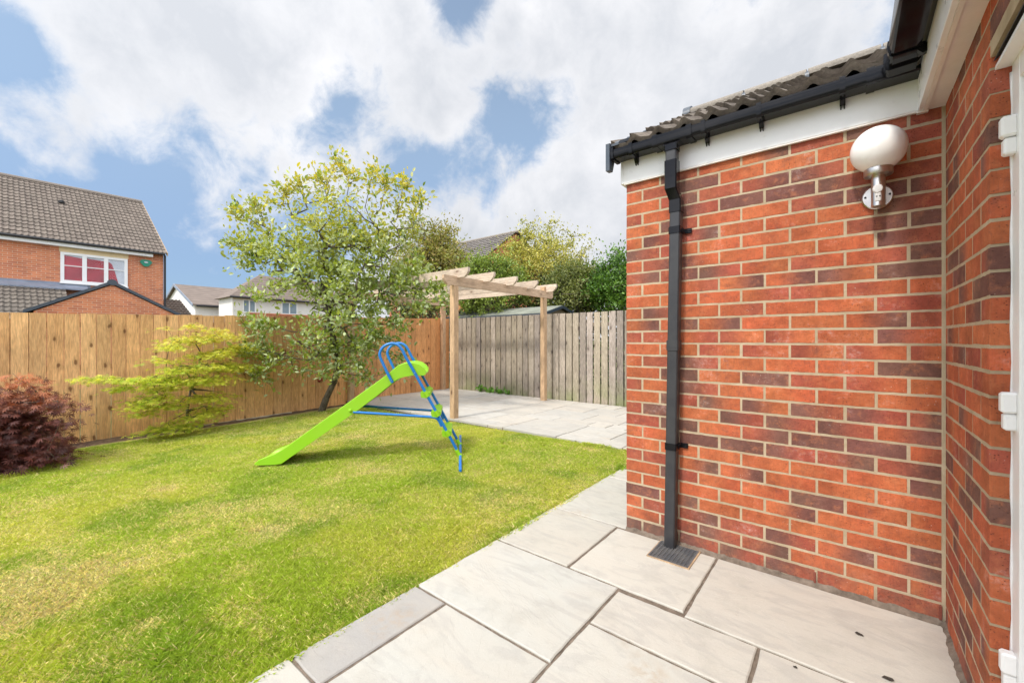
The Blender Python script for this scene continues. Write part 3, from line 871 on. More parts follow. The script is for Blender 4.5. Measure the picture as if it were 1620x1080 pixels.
# fascias and soffits
FY = 2.574
f_ = MB(); f_.box(AX - 0.012, 0.262, FY, FY + 0.018, 2.258, 2.47, 0.0015)
f_.box(AX - 0.030, AX - 0.012, FY - 0.001, FY + 0.12, 2.256, 2.47, 0.0015)
for x in (-0.87, -0.345, 0.165):
    for dz in (0, 0.05):
        f_.lathe([(0.0045, 0), (0.004, 0.0015), (0.0, 0.0025)], 10, Matrix.Translation((x, FY, 2.325 + dz)) @ Matrix.Rotation(R(90), 4, 'X'))
f_.build('fascia', M['white_pvc'], house)
f_ = MB(); f_.box(0.245, 0.262, -1.2, FY - 0.001, 2.250, 2.47, 0.0015)
for y_ in (2.35, 1.85, 1.35):
    for dz in (0, 0.05):
        f_.lathe([(0.0045, 0), (0.004, 0.0015), (0.0, 0.0025)], 10, Matrix.Translation((0.245, y_, 2.31 + dz)) @ Matrix.Rotation(R(-90), 4, 'Y'))
f_.build('fascia', M['white_pvc'], house)
f_ = MB(); f_.box(0.262, 0.276, -1.2, WY - 0.004, 2.247, 2.262)
f_.box(0.276, BX + 0.003, -1.2, WY - 0.006, 2.254, 2.266)
f_.box(0.242, 0.279, FY - 0.004, WY - 0.003, 2.243, 2.257, 0.001)
f_.build('soffit', M['cream_pvc'], house)
f_ = MB(); f_.box(AX - 0.010, 0.243, FY + 0.002, WY - 0.002, 2.250, 2.2575)
f_.build('soffit', M['cream_pvc'], house)

# gutters (square-line section) : (offset outwards from fascia, z)
def gut_prof(scale=0.0):
    o_ = scale
    return [(0.001, 2.452 + o_), (0.001, 2.408), (0.018, 2.394 - o_), (0.098 + o_, 2.392 - o_), (0.106 + o_, 2.398 - o_), (0.115 + o_, 2.428), (0.113 + o_, 2.446 + o_), (0.108, 2.450 + o_),
            (0.104, 2.444), (0.106, 2.425), (0.098, 2.400), (0.02, 2.400), (0.008, 2.408), (0.006, 2.452 + o_)]
g1 = MB(); g1.prism([(FY - a, z) for a, z in gut_prof()], 'x', AX - 0.035, 0.255)
gut = g1.build('gutter', M['black_pvc'], house, smooth=25)
g2 = MB(); g2.prism([(0.245 - a, z) for a, z in gut_prof()], 'y', -1.2, FY - 0.100)
gut2 = g2.build('gutter', M['black_pvc'], house, smooth=25)
def bracket(x, parent, wd=0.022):
    b = MB()
    b.prism([(FY - a, z) for a, z in [(0.0, 2.37), (0.012, 2.365), (0.03, 2.386), (0.10, 2.386), (0.110, 2.393), (0.1195, 2.43), (0.116, 2.456), (0.100, 2.458), (0.100, 2.45), (0.1085, 2.45), (0.1125, 2.43), (0.104, 2.3935), (0.018, 2.3935), (0.0, 2.405)]], 'x', x - wd / 2, x + wd / 2)
    b.prism([(FY - a, z) for a, z in [(0.0, 2.352), (0.010, 2.354), (0.026, 2.388), (0.0, 2.392)]], 'x', x - wd / 2 + 0.002, x - wd / 2 + 0.007)
    b.prism([(FY - a, z) for a, z in [(0.0, 2.352), (0.010, 2.354), (0.026, 2.388), (0.0, 2.392)]], 'x', x + wd / 2 - 0.007, x + wd / 2 - 0.002)
    b.build('bracket', M['black_pvc'], parent, smooth=25)
for x in (-1.045, -0.624, -0.355, -0.017): bracket(x, gut)
def collar(x, parent, wd=0.03):
    b = MB(); b.prism([(FY - a, z) for a, z in [(0.0, 2.398), (0.015, 2.387), (0.10, 2.386), (0.111, 2.393), (0.1205, 2.43), (0.117, 2.457), (0.100, 2.458), (0.100, 2.45), (0.1085, 2.45), (0.1125, 2.43), (0.104, 2.3935), (0.018, 2.3935), (0.0, 2.405)]], 'x', x - wd / 2, x + wd / 2)
    b.build('union_clip', M['black_pvc'], parent, smooth=25)
for x in (-0.895, -0.70, 0.083): collar(x, gut)
b = MB()
b.prism([(FY - a, z) for a, z in gut_prof(0.004)], 'x', -0.885, -0.71)
b.build('outlet_trough', M['black_pvc'], gut, smooth=25)
# inside corner angle piece
b = MB()
b.prism([(FY - a, z) for a, z in gut_prof(0.005)], 'x', 0.098, 0.2435)
b.prism([(0.245 - a, z) for a, z in gut_prof(0.0065)], 'y', 2.395, FY - 0.1195)
b.prism([(0.245 - a, z) for a, z in gut_prof(0.010)], 'y', 2.385, 2.405)
b.build('corner_angle', M['black_pvc'], gut, smooth=25)
for y_ in (2.30, 1.75, 1.2):
    b = MB(); b.prism([(0.245 - a, z) for a, z in [(0.0, 2.37), (0.012, 2.365), (0.03, 2.386), (0.10, 2.386), (0.110, 2.393), (0.1195, 2.43), (0.116, 2.456), (0.100, 2.458), (0.1125, 2.43), (0.104, 2.3915), (0.018, 2.3915), (0.0, 2.405)]], 'y', y_ - 0.012, y_ + 0.012)
    if y_ > 2.2 or y_ < 1.8: b.build('bracket', M['black_pvc'], gut2, smooth=25)
# stop end
b = MB()
b.prism([(FY - a, z) for a, z in [(-0.001, 2.465), (0.0, 2.40), (0.016, 2.386), (0.101, 2.384), (0.112, 2.392), (0.121, 2.43), (0.118, 2.462), (0.108, 2.468)]], 'x', AX - 0.048, AX - 0.030)
b.build('stop_end', M['black_pvc'], gut, smooth=25)

# downpipe
dp = MB(); PX = -0.806
def rbox(mb, cx, cy, w, z0, z1, ch=0.006, lean=0.0):
    """square pipe piece between heights, lean = x shift per metre"""
    def ring(z, w, cx, cy):
        a = w / 2; c_ = ch
        return [(cx - a + c_, cy - a, z), (cx + a - c_, cy - a, z), (cx + a, cy - a + c_, z), (cx + a, cy + a - c_, z), (cx + a - c_, cy + a, z), (cx - a + c_, cy + a, z), (cx - a, cy + a - c_, z), (cx - a, cy - a + c_, z)]
    vs = ring(z0, w, cx + lean * (z0 - 1), cy) + ring(z1, w, cx + lean * (z1 - 1), cy)
    mb.add(vs, [tuple(range(7, -1, -1)), tuple(range(8, 16))] + [(i, (i + 1) % 8, 8 + (i + 1) % 8, 8 + i) for i in range(8)])
def rseg(mb, p0, p1, w, ch=0.006):
    a = w / 2; c_ = ch
    def ring(p): return [(p[0] - a + c_, p[1] - a, p[2]), (p[0] + a - c_, p[1] - a, p[2]), (p[0] + a, p[1] - a + c_, p[2]), (p[0] + a, p[1] + a - c_, p[2]), (p[0] + a - c_, p[1] + a, p[2]), (p[0] - a + c_, p[1] + a, p[2]), (p[0] - a, p[1] + a - c_, p[2]), (p[0] - a, p[1] - a + c_, p[2])]
    mb.add(ring(p0) + ring(p1), [tuple(range(7, -1, -1)), tuple(range(8, 16))] + [(i, (i + 1) % 8, 8 + (i + 1) % 8, 8 + i) for i in range(8)])
W_ = 0.061
LEAN = 0.017
TOPY, LOWY = 2.492, 2.531
rbox(dp, PX, LOWY, W_, 0.004, 2.02, lean=LEAN)
down = dp.build('downpipe', M['black_pvc_matt'], house, smooth=20)
b = MB()
bx0 = PX + LEAN * 1.0
rseg(b, (bx0, LOWY, 1.99), (bx0, LOWY, 2.062), 0.069)
rseg(b, (bx0, LOWY, 2.062), (bx0 - 0.012, TOPY + 0.002, 2.12), 0.0675)
rseg(b, (bx0 - 0.012, TOPY, 2.12), (bx0 - 0.012, TOPY, 2.195), 0.0685)
rseg(b, (bx0 - 0.012, TOPY, 2.19), (bx0 - 0.012, TOPY, 2.285), 0.070)
b.build('offset_bend', M['black_pvc'], down, smooth=20)
b = MB()
rseg(b, (bx0 - 0.012, TOPY, 2.283), (bx0 - 0.012, TOPY, 2.345), 0.0605)
b.build('pipe', M['black_pvc_matt'], down, smooth=20)
b = MB()
rseg(b, (bx0 - 0.012, TOPY, 2.343), (bx0 - 0.012, TOPY, 2.375), 0.070)
cx = bx0 - 0.012
b.add([(cx - .035, TOPY - .034, 2.374), (cx + .035, TOPY - .034, 2.374), (cx + .035, TOPY + .034, 2.374), (cx - .035, TOPY + .034, 2.374),
       (cx - .05, TOPY - .020, 2.3935), (cx + .062, TOPY - .020, 2.3935), (cx + .062, TOPY + .05, 2.3935), (cx - .05, TOPY + .05, 2.3935)],
      [(0, 1, 2, 3), (4, 5, 6, 7), (0, 1, 5, 4), (1, 2, 6, 5), (2, 3, 7, 6), (3, 0, 4, 7)])
b.build('outlet_spout', M['black_pvc'], down, smooth=20)
for z in (1.885, 0.605):
    b = MB(); cx = PX + LEAN * (z - 1)
    rbox(b, cx, LOWY, 0.069, z - 0.02, z + 0.02, 0.006, 0.0)
    b.box(cx + 0.034, cx + 0.075, WY - 0.014, WY - 0.004, z - 0.015, z + 0.015, 0.003)
    b.box(cx + 0.025, cx + 0.040, LOWY, WY - 0.002, z - 0.012, z + 0.012, 0.002)
    b.lathe([(0.006, 0), (0.006, 0.004), (0.003, 0.006)], 10, Matrix.Translation((cx + 0.064, WY - 0.013, z)) @ Matrix.Rotation(R(90), 4, 'X'))
    b.build('pipe_clip', M['black_pvc'], down, smooth=20)
b = MB(); rbox(b, PX + LEAN * .2, LOWY, 0.0695, 1.175, 1.235, 0.006); rbox(b, PX + LEAN * .2, LOWY, 0.0715, 1.190, 1.198, 0.006)
b.build('pipe_connector', M['black_pvc_matt'], down, smooth=20)

# tiled roof: real rolls and stepped courses
def tile_roof(mb, org, along, up, length, slope, wave=0.15, gauge=0.335, amp=0.014, th=0.022, spw=8, base=(0.20, 0.175, 0.15), jit=0.25, end_y=None):
    org = Vector(org); along = Vector(along).normalized(); up = Vector(up).normalized(); nrm = along.cross(up)
    if nrm.z < 0: nrm = -nrm
    nw = int(length / wave); ncol = nw * spw
    nc = int(math.ceil(slope / gauge))
    for c_ in range(nc):
        s0 = c_ * gauge; s1 = min(s0 + gauge + 0.03, slope + 0.02)
        P = []; C = []
        for i in range(ncol + 1):
            a = i / spw * wave
            ph = (i / spw) % 1.0
            hh = amp * (math.cos(2 * PI * ph) * 0.75 + 0.25 * math.cos(4 * PI * ph + 0.5))
            tile = int(i / spw // 2)
            random.seed(tile * 131 + c_ * 7919 + int(length * 100))
            k = 1 + random.uniform(-jit, jit); jj = random.uniform(-0.003, 0.003)
            col = tuple(b_ * k for b_ in base)
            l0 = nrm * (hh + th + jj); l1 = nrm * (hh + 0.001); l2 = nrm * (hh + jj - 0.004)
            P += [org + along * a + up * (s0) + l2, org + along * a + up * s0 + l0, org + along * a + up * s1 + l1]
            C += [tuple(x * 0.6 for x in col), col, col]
        F = []
        for i in range(ncol):
            for r2 in range(2):
                F.append((i * 3 + r2, (i + 1) * 3 + r2, (i + 1) * 3 + r2 + 1, i * 3 + r2 + 1))
        mb.add(P, F, C)
PIT = R(28.3); RY, RZ = 4.168, 3.352
t = MB()
tile_roof(t, (AX - 0.05, 2.490, 2.463), (1, 0, 0), (0, math.cos(PIT), math.sin(PIT)), 3.6, 1.93, base=(0.105, 0.085, 0.068), jit=0.45, spw=12, amp=0.024, th=0.032)
tile_roof(t, (AX - 0.05, 2 * RY - 2.5, 2.462), (1, 0, 0), (0, -math.cos(PIT), math.sin(PIT)), 3.6, 1.93, base=(0.24, 0.205, 0.165), jit=0.3, spw=6)
roof = t.build('roof', M['tile'], house, smooth=40, fixn=False)
t = MB()
t.prism([(2.52, 2.44), (RY, RZ - 0.02), (2 * RY - 2.52, 2.44)], 'x', AX - 0.02, 2.4)
t.build('roof_underlay', M['dark_metal'], roof)
t = MB()
k = 0; x = AX - 0.02
while x < 2.3:
    rr = 0.075; zc = RZ + 0.03
    pr = [(RY + rr * 1.15 * math.cos(th), zc + rr * 0.8 * math.sin(th)) for th in np.linspace(-0.25, PI + 0.25, 11)]
    t.col = tuple(np.array((0.26, 0.23, 0.195)) * random.uniform(0.85, 1.15)); t.prism(pr, 'x', x, x + 0.44); x += 0.452
t.build('ridge_cap', M['tile'], roof, smooth=40)
x = AX + 0.44 - 0.02
while x < 0.6:
    t = MB()
    pr = [(RY + 0.083 * 1.15 * math.cos(th), RZ + 0.005 + 0.083 * 0.8 * math.sin(th)) for th in np.linspace(-0.3, PI + 0.3, 11)]
    t.prism(pr, 'x', x - 0.008, x + 0.02); x += 0.452
    t.build('ridge_seal', M['verge_pvc'], roof, smooth=40)
# dry verge caps up the gable
t = MB()
n = 6
for i in range(n):
    s0 = -0.03 + i * 0.335; s1 = s0 + 0.36
    y0 = 2.50 + s0 * math.cos(PIT); z0 = 2.455 + s0 * math.sin(PIT); y1 = 2.50 + s1 * math.cos(PIT); z1 = 2.455 + s1 * math.sin(PIT)
    lift = 0.055
    if i == n - 1: y1 = min(y1, RY); z1 = min(z1, RZ)
    t.prism([(y0, z0 - 0.075), (y0, z0 + lift - 0.01), (y0 + 0.02, z0 + lift + 0.012), (y1, z1 + lift - 0.006), (y1, z1 - 0.07)], 'x', AX - 0.078, AX - 0.062)
    t.prism([(y0, z0 + lift - 0.02), (y0, z0 + lift - 0.006), (y0 + 0.02, z0 + lift + 0.013), (y1, z1 + lift - 0.005), (y1, z1 + lift - 0.02)], 'x', AX - 0.062, AX + 0.0)
t.prism([(2.452, 2.318), (2.452, 2.49), (2.50, 2.50), (2.53, 2.40), (2.50, 2.32)], 'x', AX - 0.078, AX - 0.052)
rr = 0.10
t.prism([(RY + rr * math.cos(th), RZ + 0.01 + rr * math.sin(th)) for th in np.linspace(-0.5, PI + 0.5, 13)], 'x', AX - 0.085, AX - 0.02)
t.build('verge_cap', M['verge_pvc'], roof, smooth=30)
t = MB(); random.seed(2)
up2 = Vector((math.cos(PIT), 0, math.sin(PIT)))
tile_roof(t, (0.165, 2.42, 2.462), (0, -1, 0), up2, 3.6, 2.0, base=(0.24, 0.205, 0.165), jit=0.3, spw=6)
t.build('roof', M['tile'], house, smooth=40, fixn=False)

# door in the side wall
door = MB()
fx = 0.376
door.box(fx, fx + 0.07, ARRIS - 0.072, ARRIS - 0.002, 0.02, 2.045, 0.003)
door.box(fx, fx + 0.07, DOOR0 + 0.002, DOOR0 + 0.072, 0.02, 2.045, 0.003)
door.box(fx + 0.0005, fx + 0.07, DOOR0 + 0.07, ARRIS - 0.07, 1.97, 2.0455, 0.003)
door.box(fx + 0.0005, fx + 0.09, DOOR0 + 0.07, ARRIS - 0.07, 0.0, 0.06, 0.003)
df = door.build('door_frame', M['white_pvc'], house)
b = MB(); b.box(fx + 0.012, fx + 0.06, DOOR0 + 0.074, ARRIS - 0.074, 0.062, 1.968, 0.004)
b.box(fx + 0.004, fx + 0.02, DOOR0 + 0.2, ARRIS - 0.2, 0.25, 0.9, 0.006)
b.build('door', M['white_pvc'], df)
b = MB()   # mastic line between brick and frame
b.tube([(fx + 0.001, ARRIS - 0.002 + 0.0015 * math.sin(k * 2.1), 0.02 + k * 0.05) for k in range(41)], [0.004 + 0.0015 * math.sin(k * 1.3) for k in range(41)], 6)
b.build('sealant', M['white_pvc'], df, smooth=True)
for z in (1.825, 1.03, 0.28):
    b = MB()
    b.box(fx - 0.030, fx + 0.004, ARRIS - 0.052, ARRIS - 0.018, z - 0.005, z + 0.055, 0.006)
    b.box(fx - 0.024, fx + 0.004, ARRIS - 0.046, ARRIS - 0.014, z - 0.055, z - 0.007, 0.005)
    b.build('hinge', M['white_pvc'], df)
b = MB()
b.prism([(0.344, 2.040), (0.344, 2.052), (0.385, 2.100), (0.45, 2.104), (0.45, 2.04)], 'y', DOOR0 - 0.02, ARRIS + 0.006)
b.build('head_trim', M['white_pvc'], df)
b = MB(); b.prism([(0.338, 2.060), (0.340, 2.068), (0.380, 2.112), (0.42, 2.112), (0.42, 2.106), (0.384, 2.104)], 'y', DOOR0 - 0.02, ARRIS - 0.012)
b.build('head_seal', M['black_pvc_matt'], df)

# ------------------------------------------------------------------ globe wall lamp
LX, LZ = 0.110, 1.903; LY = WY - 0.085
lamp = empty('wall_lamp', (LX, WY, LZ))
tag(lamp, 'brushed steel wall lamp with white globe shade and motion sensor on the brick wall', 'wall lamp')
b = MB(); b.lathe([(0.054, 0), (0.056, 0.002), (0.056, 0.012), (0.052, 0.016), (0.0, 0.017)], 40, Matrix.Translation((LX, WY - 0.001, LZ)) @ Matrix.Rotation(R(90), 4, 'X'))
bp = b.build('back_plate', M['steel'], lamp, smooth=30)
for sx in (-1, 1):
    b = MB(); b.lathe([(0.0045, 0), (0.0045, 0.003), (0.002, 0.005)], 12, Matrix.Translation((LX + sx * 0.043, WY - 0.018, LZ + 0.004)) @ Matrix.Rotation(R(90), 4, 'X'))
    b.build('screw', M['dark_metal'], bp, smooth=30)
b = MB()
b.lathe([(0.0235, -0.062), (0.025, -0.060), (0.025, 0.075), (0.024, 0.078)], 32, Matrix.Translation((LX, LY, LZ)))
b.tube([(LX, WY - 0.015, LZ - 0.02), (LX, LY, LZ - 0.02)], 0.02, 14)
b.build('stem', M['steel'], lamp, smooth=30)
b = MB()
b.lathe([(0.018, 0), (0.018, 0.005), (0.0145, 0.009), (0.0, 0.011)], 20, Matrix.Translation((LX - 0.003, LY - 0.021, LZ + 0.012)) @ Matrix.Scale(1.15, 4, (0, 0, 1)) @ Matrix.Rotation(R(90), 4, 'X'))
b.box(LX - 0.013, LX + 0.009, LY - 0.0275, LY - 0.018, LZ - 0.045, LZ + 0.005, 0.004)
se = b.build('motion_sensor', M['lens'], lamp, smooth=30)
b = MB(); b.lathe([(0.0035, 0), (0.002, 0.002)], 8, Matrix.Translation((LX - 0.006, LY - 0.0272, LZ - 0.022)) @ Matrix.Rotation(R(90), 4, 'X'))
b.lathe([(0.0035, 0), (0.002, 0.002)], 8, Matrix.Translation((LX + 0.004, LY - 0.0272, LZ - 0.022)) @ Matrix.Rotation(R(90), 4, 'X'))
b.build('sensor_dial', M['dark_metal'], se)
b = MB(); b.lathe([(0.02, 0.072), (0.050, 0.078), (0.052, 0.082), (0.052, 0.106), (0.049, 0.108), (0.0, 0.108)], 40, Matrix.Translation((LX, LY, LZ)))
b.build('collar', M['steel'], lamp, smooth=30)
GR = 0.101
b = MB(); prof = [(GR * math.sin(th), -GR * math.cos(th)) for th in np.linspace(0.46, PI - 0.001, 26)]
b.lathe(prof, 48, Matrix.Translation((LX, LY, LZ + 0.196)))
b.build('globe_shade', M['globe_opal'], lamp, smooth=True)

# ------------------------------------------------------------------ drain grate under the downpipe
gx0, gx1, gy0, gy1 = -0.895, -0.662, 2.335, 2.572
gr_ = empty('drain_grate', ((gx0 + gx1) / 2, (gy0 + gy1) / 2, 0))
tag(gr_, 'black plastic drain grate in a tan frame below the black downpipe', 'drain grate')
b = MB()
b.box(gx0, gx1, gy0, gy0 + 0.006, -0.02, 0.006); b.box(gx0, gx1, gy1 - 0.006, gy1, -0.02, 0.006)
b.box(gx0, gx0 + 0.006, gy0 + 0.006, gy1 - 0.006, -0.02, 0.0065); b.box(gx1 - 0.008, gx1, gy0 + 0.006, gy1 - 0.006, -0.02, 0.0065)
b.build('frame', M['tan_frame'], gr_)
b = MB()
b.box(gx0 + 0.007, gx1 - 0.009, gy0 + 0.007, gy1 - 0.007, -0.02, 0.001)
b.build('sump', M['room_dark'], gr_)
b = MB()
ax0, ax1, ay0, ay1 = gx0 + 0.010, gx1 - 0.012, gy0 + 0.010, gy1 - 0.010
for i in range(11):
    x = ax0 + (ax1 - ax0) * i / 10; w = 0.004 if 0 < i < 10 else 0.008
    b.box(x - w / 2, x + w / 2, ay0, ay1, 0.0015, 0.0085)
for i in range(13):
    y_ = ay0 + (ay1 - ay0) * i / 12; w = 0.0035 if 0 < i < 12 else 0.008
    b.box(ax0, ax1, y_ - w / 2, y_ + w / 2, 0.0015, 0.0080)
b.build('grille', M['grate_plastic'], gr_)

# ------------------------------------------------------------------ long fence (new orange boards)
FX = -8.0
fence = empty('board_fence', (FX, 2.4, -0.1))
tag(fence, 'long orange brown close board timber fence along the left of the lawn', 'fence')
def ftop(y): return 1.569 + 0.0302 * y
def fbot(y): return -0.185 + 0.0215 * max(y, 0) + 0.01
random.seed(21)
b = MB()
y = -4.0; pitch = 0.1502
y = 0.10 - pitch * 27
i = 0
base_c = np.array((0.86, 0.50, 0.23))
while y < 7.3:
    k = random.uniform(0.82, 1.14); hue = random.uniform(-0.03, 0.03)
    far = clamp((y - 3.0) / 4.0)
    cc_ = base_c * (1 - far) + np.array((0.70, 0.32, 0.125)) * far
    b.col = (cc_[0] * k, cc_[1] * k * (1 + hue), cc_[2] * k * (1 + hue * 2))
    gap = 0.0055 if random.random() < 0.85 else 0.009
    y1 = min(y + pitch - gap, 7.34)
    zt = ftop(y) + random.uniform(-0.006, 0.006); zt1 = ftop(y1) + (zt - ftop(y)); zb = fbot(y)
    dx = random.uniform(-0.003, 0.003); tw = random.uniform(-0.0025, 0.0025)
    c_ = 0.002
    def ring(z_, yy0, yy1):
        return [(FX + dx + 0.022 - c_ + tw, yy0, z_), (FX + dx + 0.022 + tw, yy0 + c_, z_), (FX + dx + 0.022 - tw, yy1 - c_, z_), (FX + dx + 0.022 - c_ - tw, yy1, z_), (FX + dx, yy1, z_), (FX + dx, yy0, z_)]
    r0 = ring(zb, y, y1); r1 = ring(zt, y, y1)
    r1 = [(p[0], p[1], zt + (p[1] - y) * 0.0302) for p in r1]
    b.add(r0 + r1, [tuple(range(5, -1, -1)), tuple(range(6, 12))] + [(q, (q + 1) % 6, 6 + (q + 1) % 6, 6 + q) for q in range(6)])
    y += pitch; i += 1
b.build('board_panel', M['fence_wood'], fence)
b = MB(); b.col = (0.36, 0.17, 0.07)
for zz_ in (0.25, 0.85, 1.42):
    def pt(yy): return (ftop(yy) - 1.569)
    vs = []
    for yy in (-3.9, 7.3):
        z = zz_ + pt(yy)
        vs += [(FX - 0.045, yy, z - 0.035), (FX - 0.003, yy, z - 0.035), (FX - 0.003, yy, z + 0.035), (FX - 0.045, yy, z + 0.035)]
    b.add(vs, [(0, 1, 2, 3), (7, 6, 5, 4), (0, 1, 5, 4), (1, 2, 6, 5), (2, 3, 7, 6), (3, 0, 4, 7)])
b.build('rails', M['fence_wood'], fence)
for k in range(5):
    b = MB(); b.col = (0.34, 0.17, 0.07); yy = -3.2 + k * 2.4
    b.box(FX - 0.145, FX - 0.048, yy - 0.05, yy + 0.05, -0.4, ftop(yy) - 0.03, 0.004); b.build('post', M['fence_wood'], fence)
for (ya, yb, xo) in ((0.95, 1.75, 0.036), (1.76, 3.4, 0.030)):
    b = MB()
    vs = []
    for yy, off in ((ya, 0.0), (yb, 0.0)):
        z = fbot(yy) + (0.0 if ya < 1 else 0.008)
        vs += [(FX + 0.024, yy, z - 0.06), (FX + 0.024 + xo, yy, z - 0.06), (FX + 0.024 + xo, yy, z + 0.012), (FX + 0.024, yy, z + 0.012)]
    b.add(vs, [(0, 1, 2, 3), (7, 6, 5, 4), (0, 1, 5, 4), (1, 2, 6, 5), (2, 3, 7, 6), (3, 0, 4, 7)])
    b.build('gravel_board', M['pale_plank'], fence)

# ornaments on that fence
orn = empty('beetle_ornament', (FX + 0.03, 3.957, 0.46))
tag(orn, 'small glossy red beetle ornament fixed low on the orange fence by the tree trunk', 'ornament')
for (dy, dz, nm) in ((-0.03, 0.0, 'shell'), (0.035, 0.01, 'shell')):
    b = MB(); b.lathe([(0.036 * math.cos(a), 0.022 * math.sin(a)) for a in np.linspace(0, PI / 2, 7)], 18, Matrix.Translation((FX + 0.026, 3.957 + dy, 0.46 + dz)) @ Matrix.Rotation(R(90), 4, 'Y'))
    b.build(nm, M['red_paint'], orn, smooth=True)
b = MB()
for (dy, dz) in ((-0.04, 0.012), (-0.018, -0.01), (0.03, 0.022), (0.045, -0.004)):
    b.lathe([(0.006, 0), (0.005, 0.003)], 8, Matrix.Translation((FX + 0.044, 3.957 + dy, 0.46 + dz)) @ Matrix.Rotation(R(90), 4, 'Y'))
b.tube([(FX + 0.03, 3.90, 0.43), (FX + 0.035, 3.94, 0.415), (FX + 0.03, 3.97, 0.425)], 0.004, 5)
b.build('spots', M['iron'], orn)
orn2 = MB()
for dy in (-0.045, 0.045):
    orn2.tube([(FX + 0.03, 6.585 + dy + 0.035 * math.cos(a), 0.66 + 0.035 * math.sin(a)) for a in np.linspace(-0.3, PI + 0.3, 9)], 0.0065, 6)
tag(orn2.build('iron_hook', M['iron'], smooth=True), 'small dark iron double arch hook on the orange fence near its far corner', 'hook')

# ------------------------------------------------------------------ back fence (weathered pales)
BF = 7.36
bf = empty('pale_fence', (-3, BF, 0))
tag(bf, 'weathered grey brown vertical pale fence across the back of the patio', 'fence')
b = MB(); random.seed(33)
x = -8.02
while x < 3.0:
    k = random.uniform(0.72, 1.3); w = 0.133 + random.uniform(-0.004, 0.004)
    b.col = (0.42 * k, 0.355 * k, 0.285 * k * random.uniform(0.92, 1.08))
    zt = 1.79 + random.uniform(-0.006, 0.006); dyy = random.uniform(-0.003, 0.003)
    b.box(x, x + w, BF + dyy, BF + 0.02 + dyy, -0.02, zt, 0.002); x += 0.1595
b.build('pale_panel', M['old_wood'], bf)
b = MB(); b.col = (0.20, 0.16, 0.12)
for z in (0.3, 1.0, 1.55): b.box(-8.0, 3.0, BF + 0.024, BF + 0.064, z - 0.04, z + 0.04)
b.build('rails', M['old_wood'], bf)
for k in range(5):
    b = MB(); b.col = (0.2, 0.16, 0.12); xx = -7.0 + 2.4 * k; b.box(xx - 0.05, xx + 0.05, BF + 0.066, BF + 0.16, -0.4, 1.72, 0.003); b.build('post', M['old_wood'], bf)

# ------------------------------------------------------------------ pergola
pg = empty('pergola', (-6.35, 5.8, 0))
tag(pg, 'open timber pergola with four posts and cut rafters over the far patio corner', 'pergola')
PX1, PX0, PY0, PY1 = -4.86, -7.93, 4.56, 7.06
random.seed(9)
for (x, y_, zt) in ((PX1, PY0, 2.10), (PX1, PY1, 2.33), (PX0, PY0, 2.10), (PX0, PY1, 2.30)):
    b = MB(); b.col = (0.60 * random.uniform(.95, 1.06), 0.40, 0.24); b.box(x - 0.05, x + 0.05, y_ - 0.05, y_ + 0.05, -0.03, zt, 0.004)
    b.build('post', M['pergola_z'], pg)
for xx in (PX1 + 0.029, PX0 + 0.0):
    b = MB(); b.col = (0.62, 0.44, 0.30)
    z0, z1 = 2.10, 2.245; ya, yb = 4.30, 7.33
    b.prism([(ya, z1), (ya, z1 - 0.055), (ya + 0.025, z1 - 0.10), (ya + 0.075, z0), (yb - 0.04, z0), (yb, z0 + 0.04), (yb, z1)], 'x', xx - 0.024, xx + 0.024)
    if xx < -7:
        pass
    b.build('beam', M['pergola_y'], pg)
for i, yy in enumerate((4.60, 5.20, 5.81, 6.44, 7.10)):
    b = MB(); k = random.uniform(0.95, 1.12); b.col = (0.66 * k, 0.54 * k, 0.43 * k)
    z0, z1 = 2.225, 2.37; xa, xb = -8.10, -4.57
    b.prism([(xa, z1), (xa, z1 - 0.05), (xa + 0.06, z0), (xb - 0.085, z0), (xb - 0.03, z0 + 0.045), (xb, z1 - 0.06), (xb, z1)], 'y', yy - 0.023, yy + 0.023)
    b.build('rafter', M['pergola_x'], pg)

# ------------------------------------------------------------------ slide
O2 = (-0.59, 4.74)
Lr, Ld = -0.124, 0.992; Mr, Md = -0.992, -0.124
def sw(a, b_, c_):
    r = O2[0] + a * Mr + b_ * Lr; D = O2[1] + a * Md + b_ * Ld
    return Vector((-SN * D + CS * r, CS * D + SN * r, c_ - 0.050))
slide = empty('garden_slide', sw(1.0, 0, 0))
tag(slide, 'lime green plastic childrens slide with blue tube ladder on the lawn', 'slide')
prof = [(2.10, 0.004, 0.020), (2.06, 0.0, 0.055), (1.98, 0.0, 0.085), (1.90, 0.0, 0.115), (1.84, 0.008, 0.150), (1.78, 0.050, 0.190), (1.60, 0.178, 0.320), (1.40, 0.318, 0.465), (1.098, 0.530, 0.684), (0.90, 0.680, 0.828),
        (0.76, 0.795, 0.930), (0.70, 0.845, 0.985), (0.656, 0.874, 1.020), (0.60, 0.892, 1.040), (0.505, 0.908, 1.046), (0.44, 0.905, 1.030), (0.395, 0.905, 0.995), (0.372, 0.915, 0.965)]
b = MB(); hw = 0.215
P = []
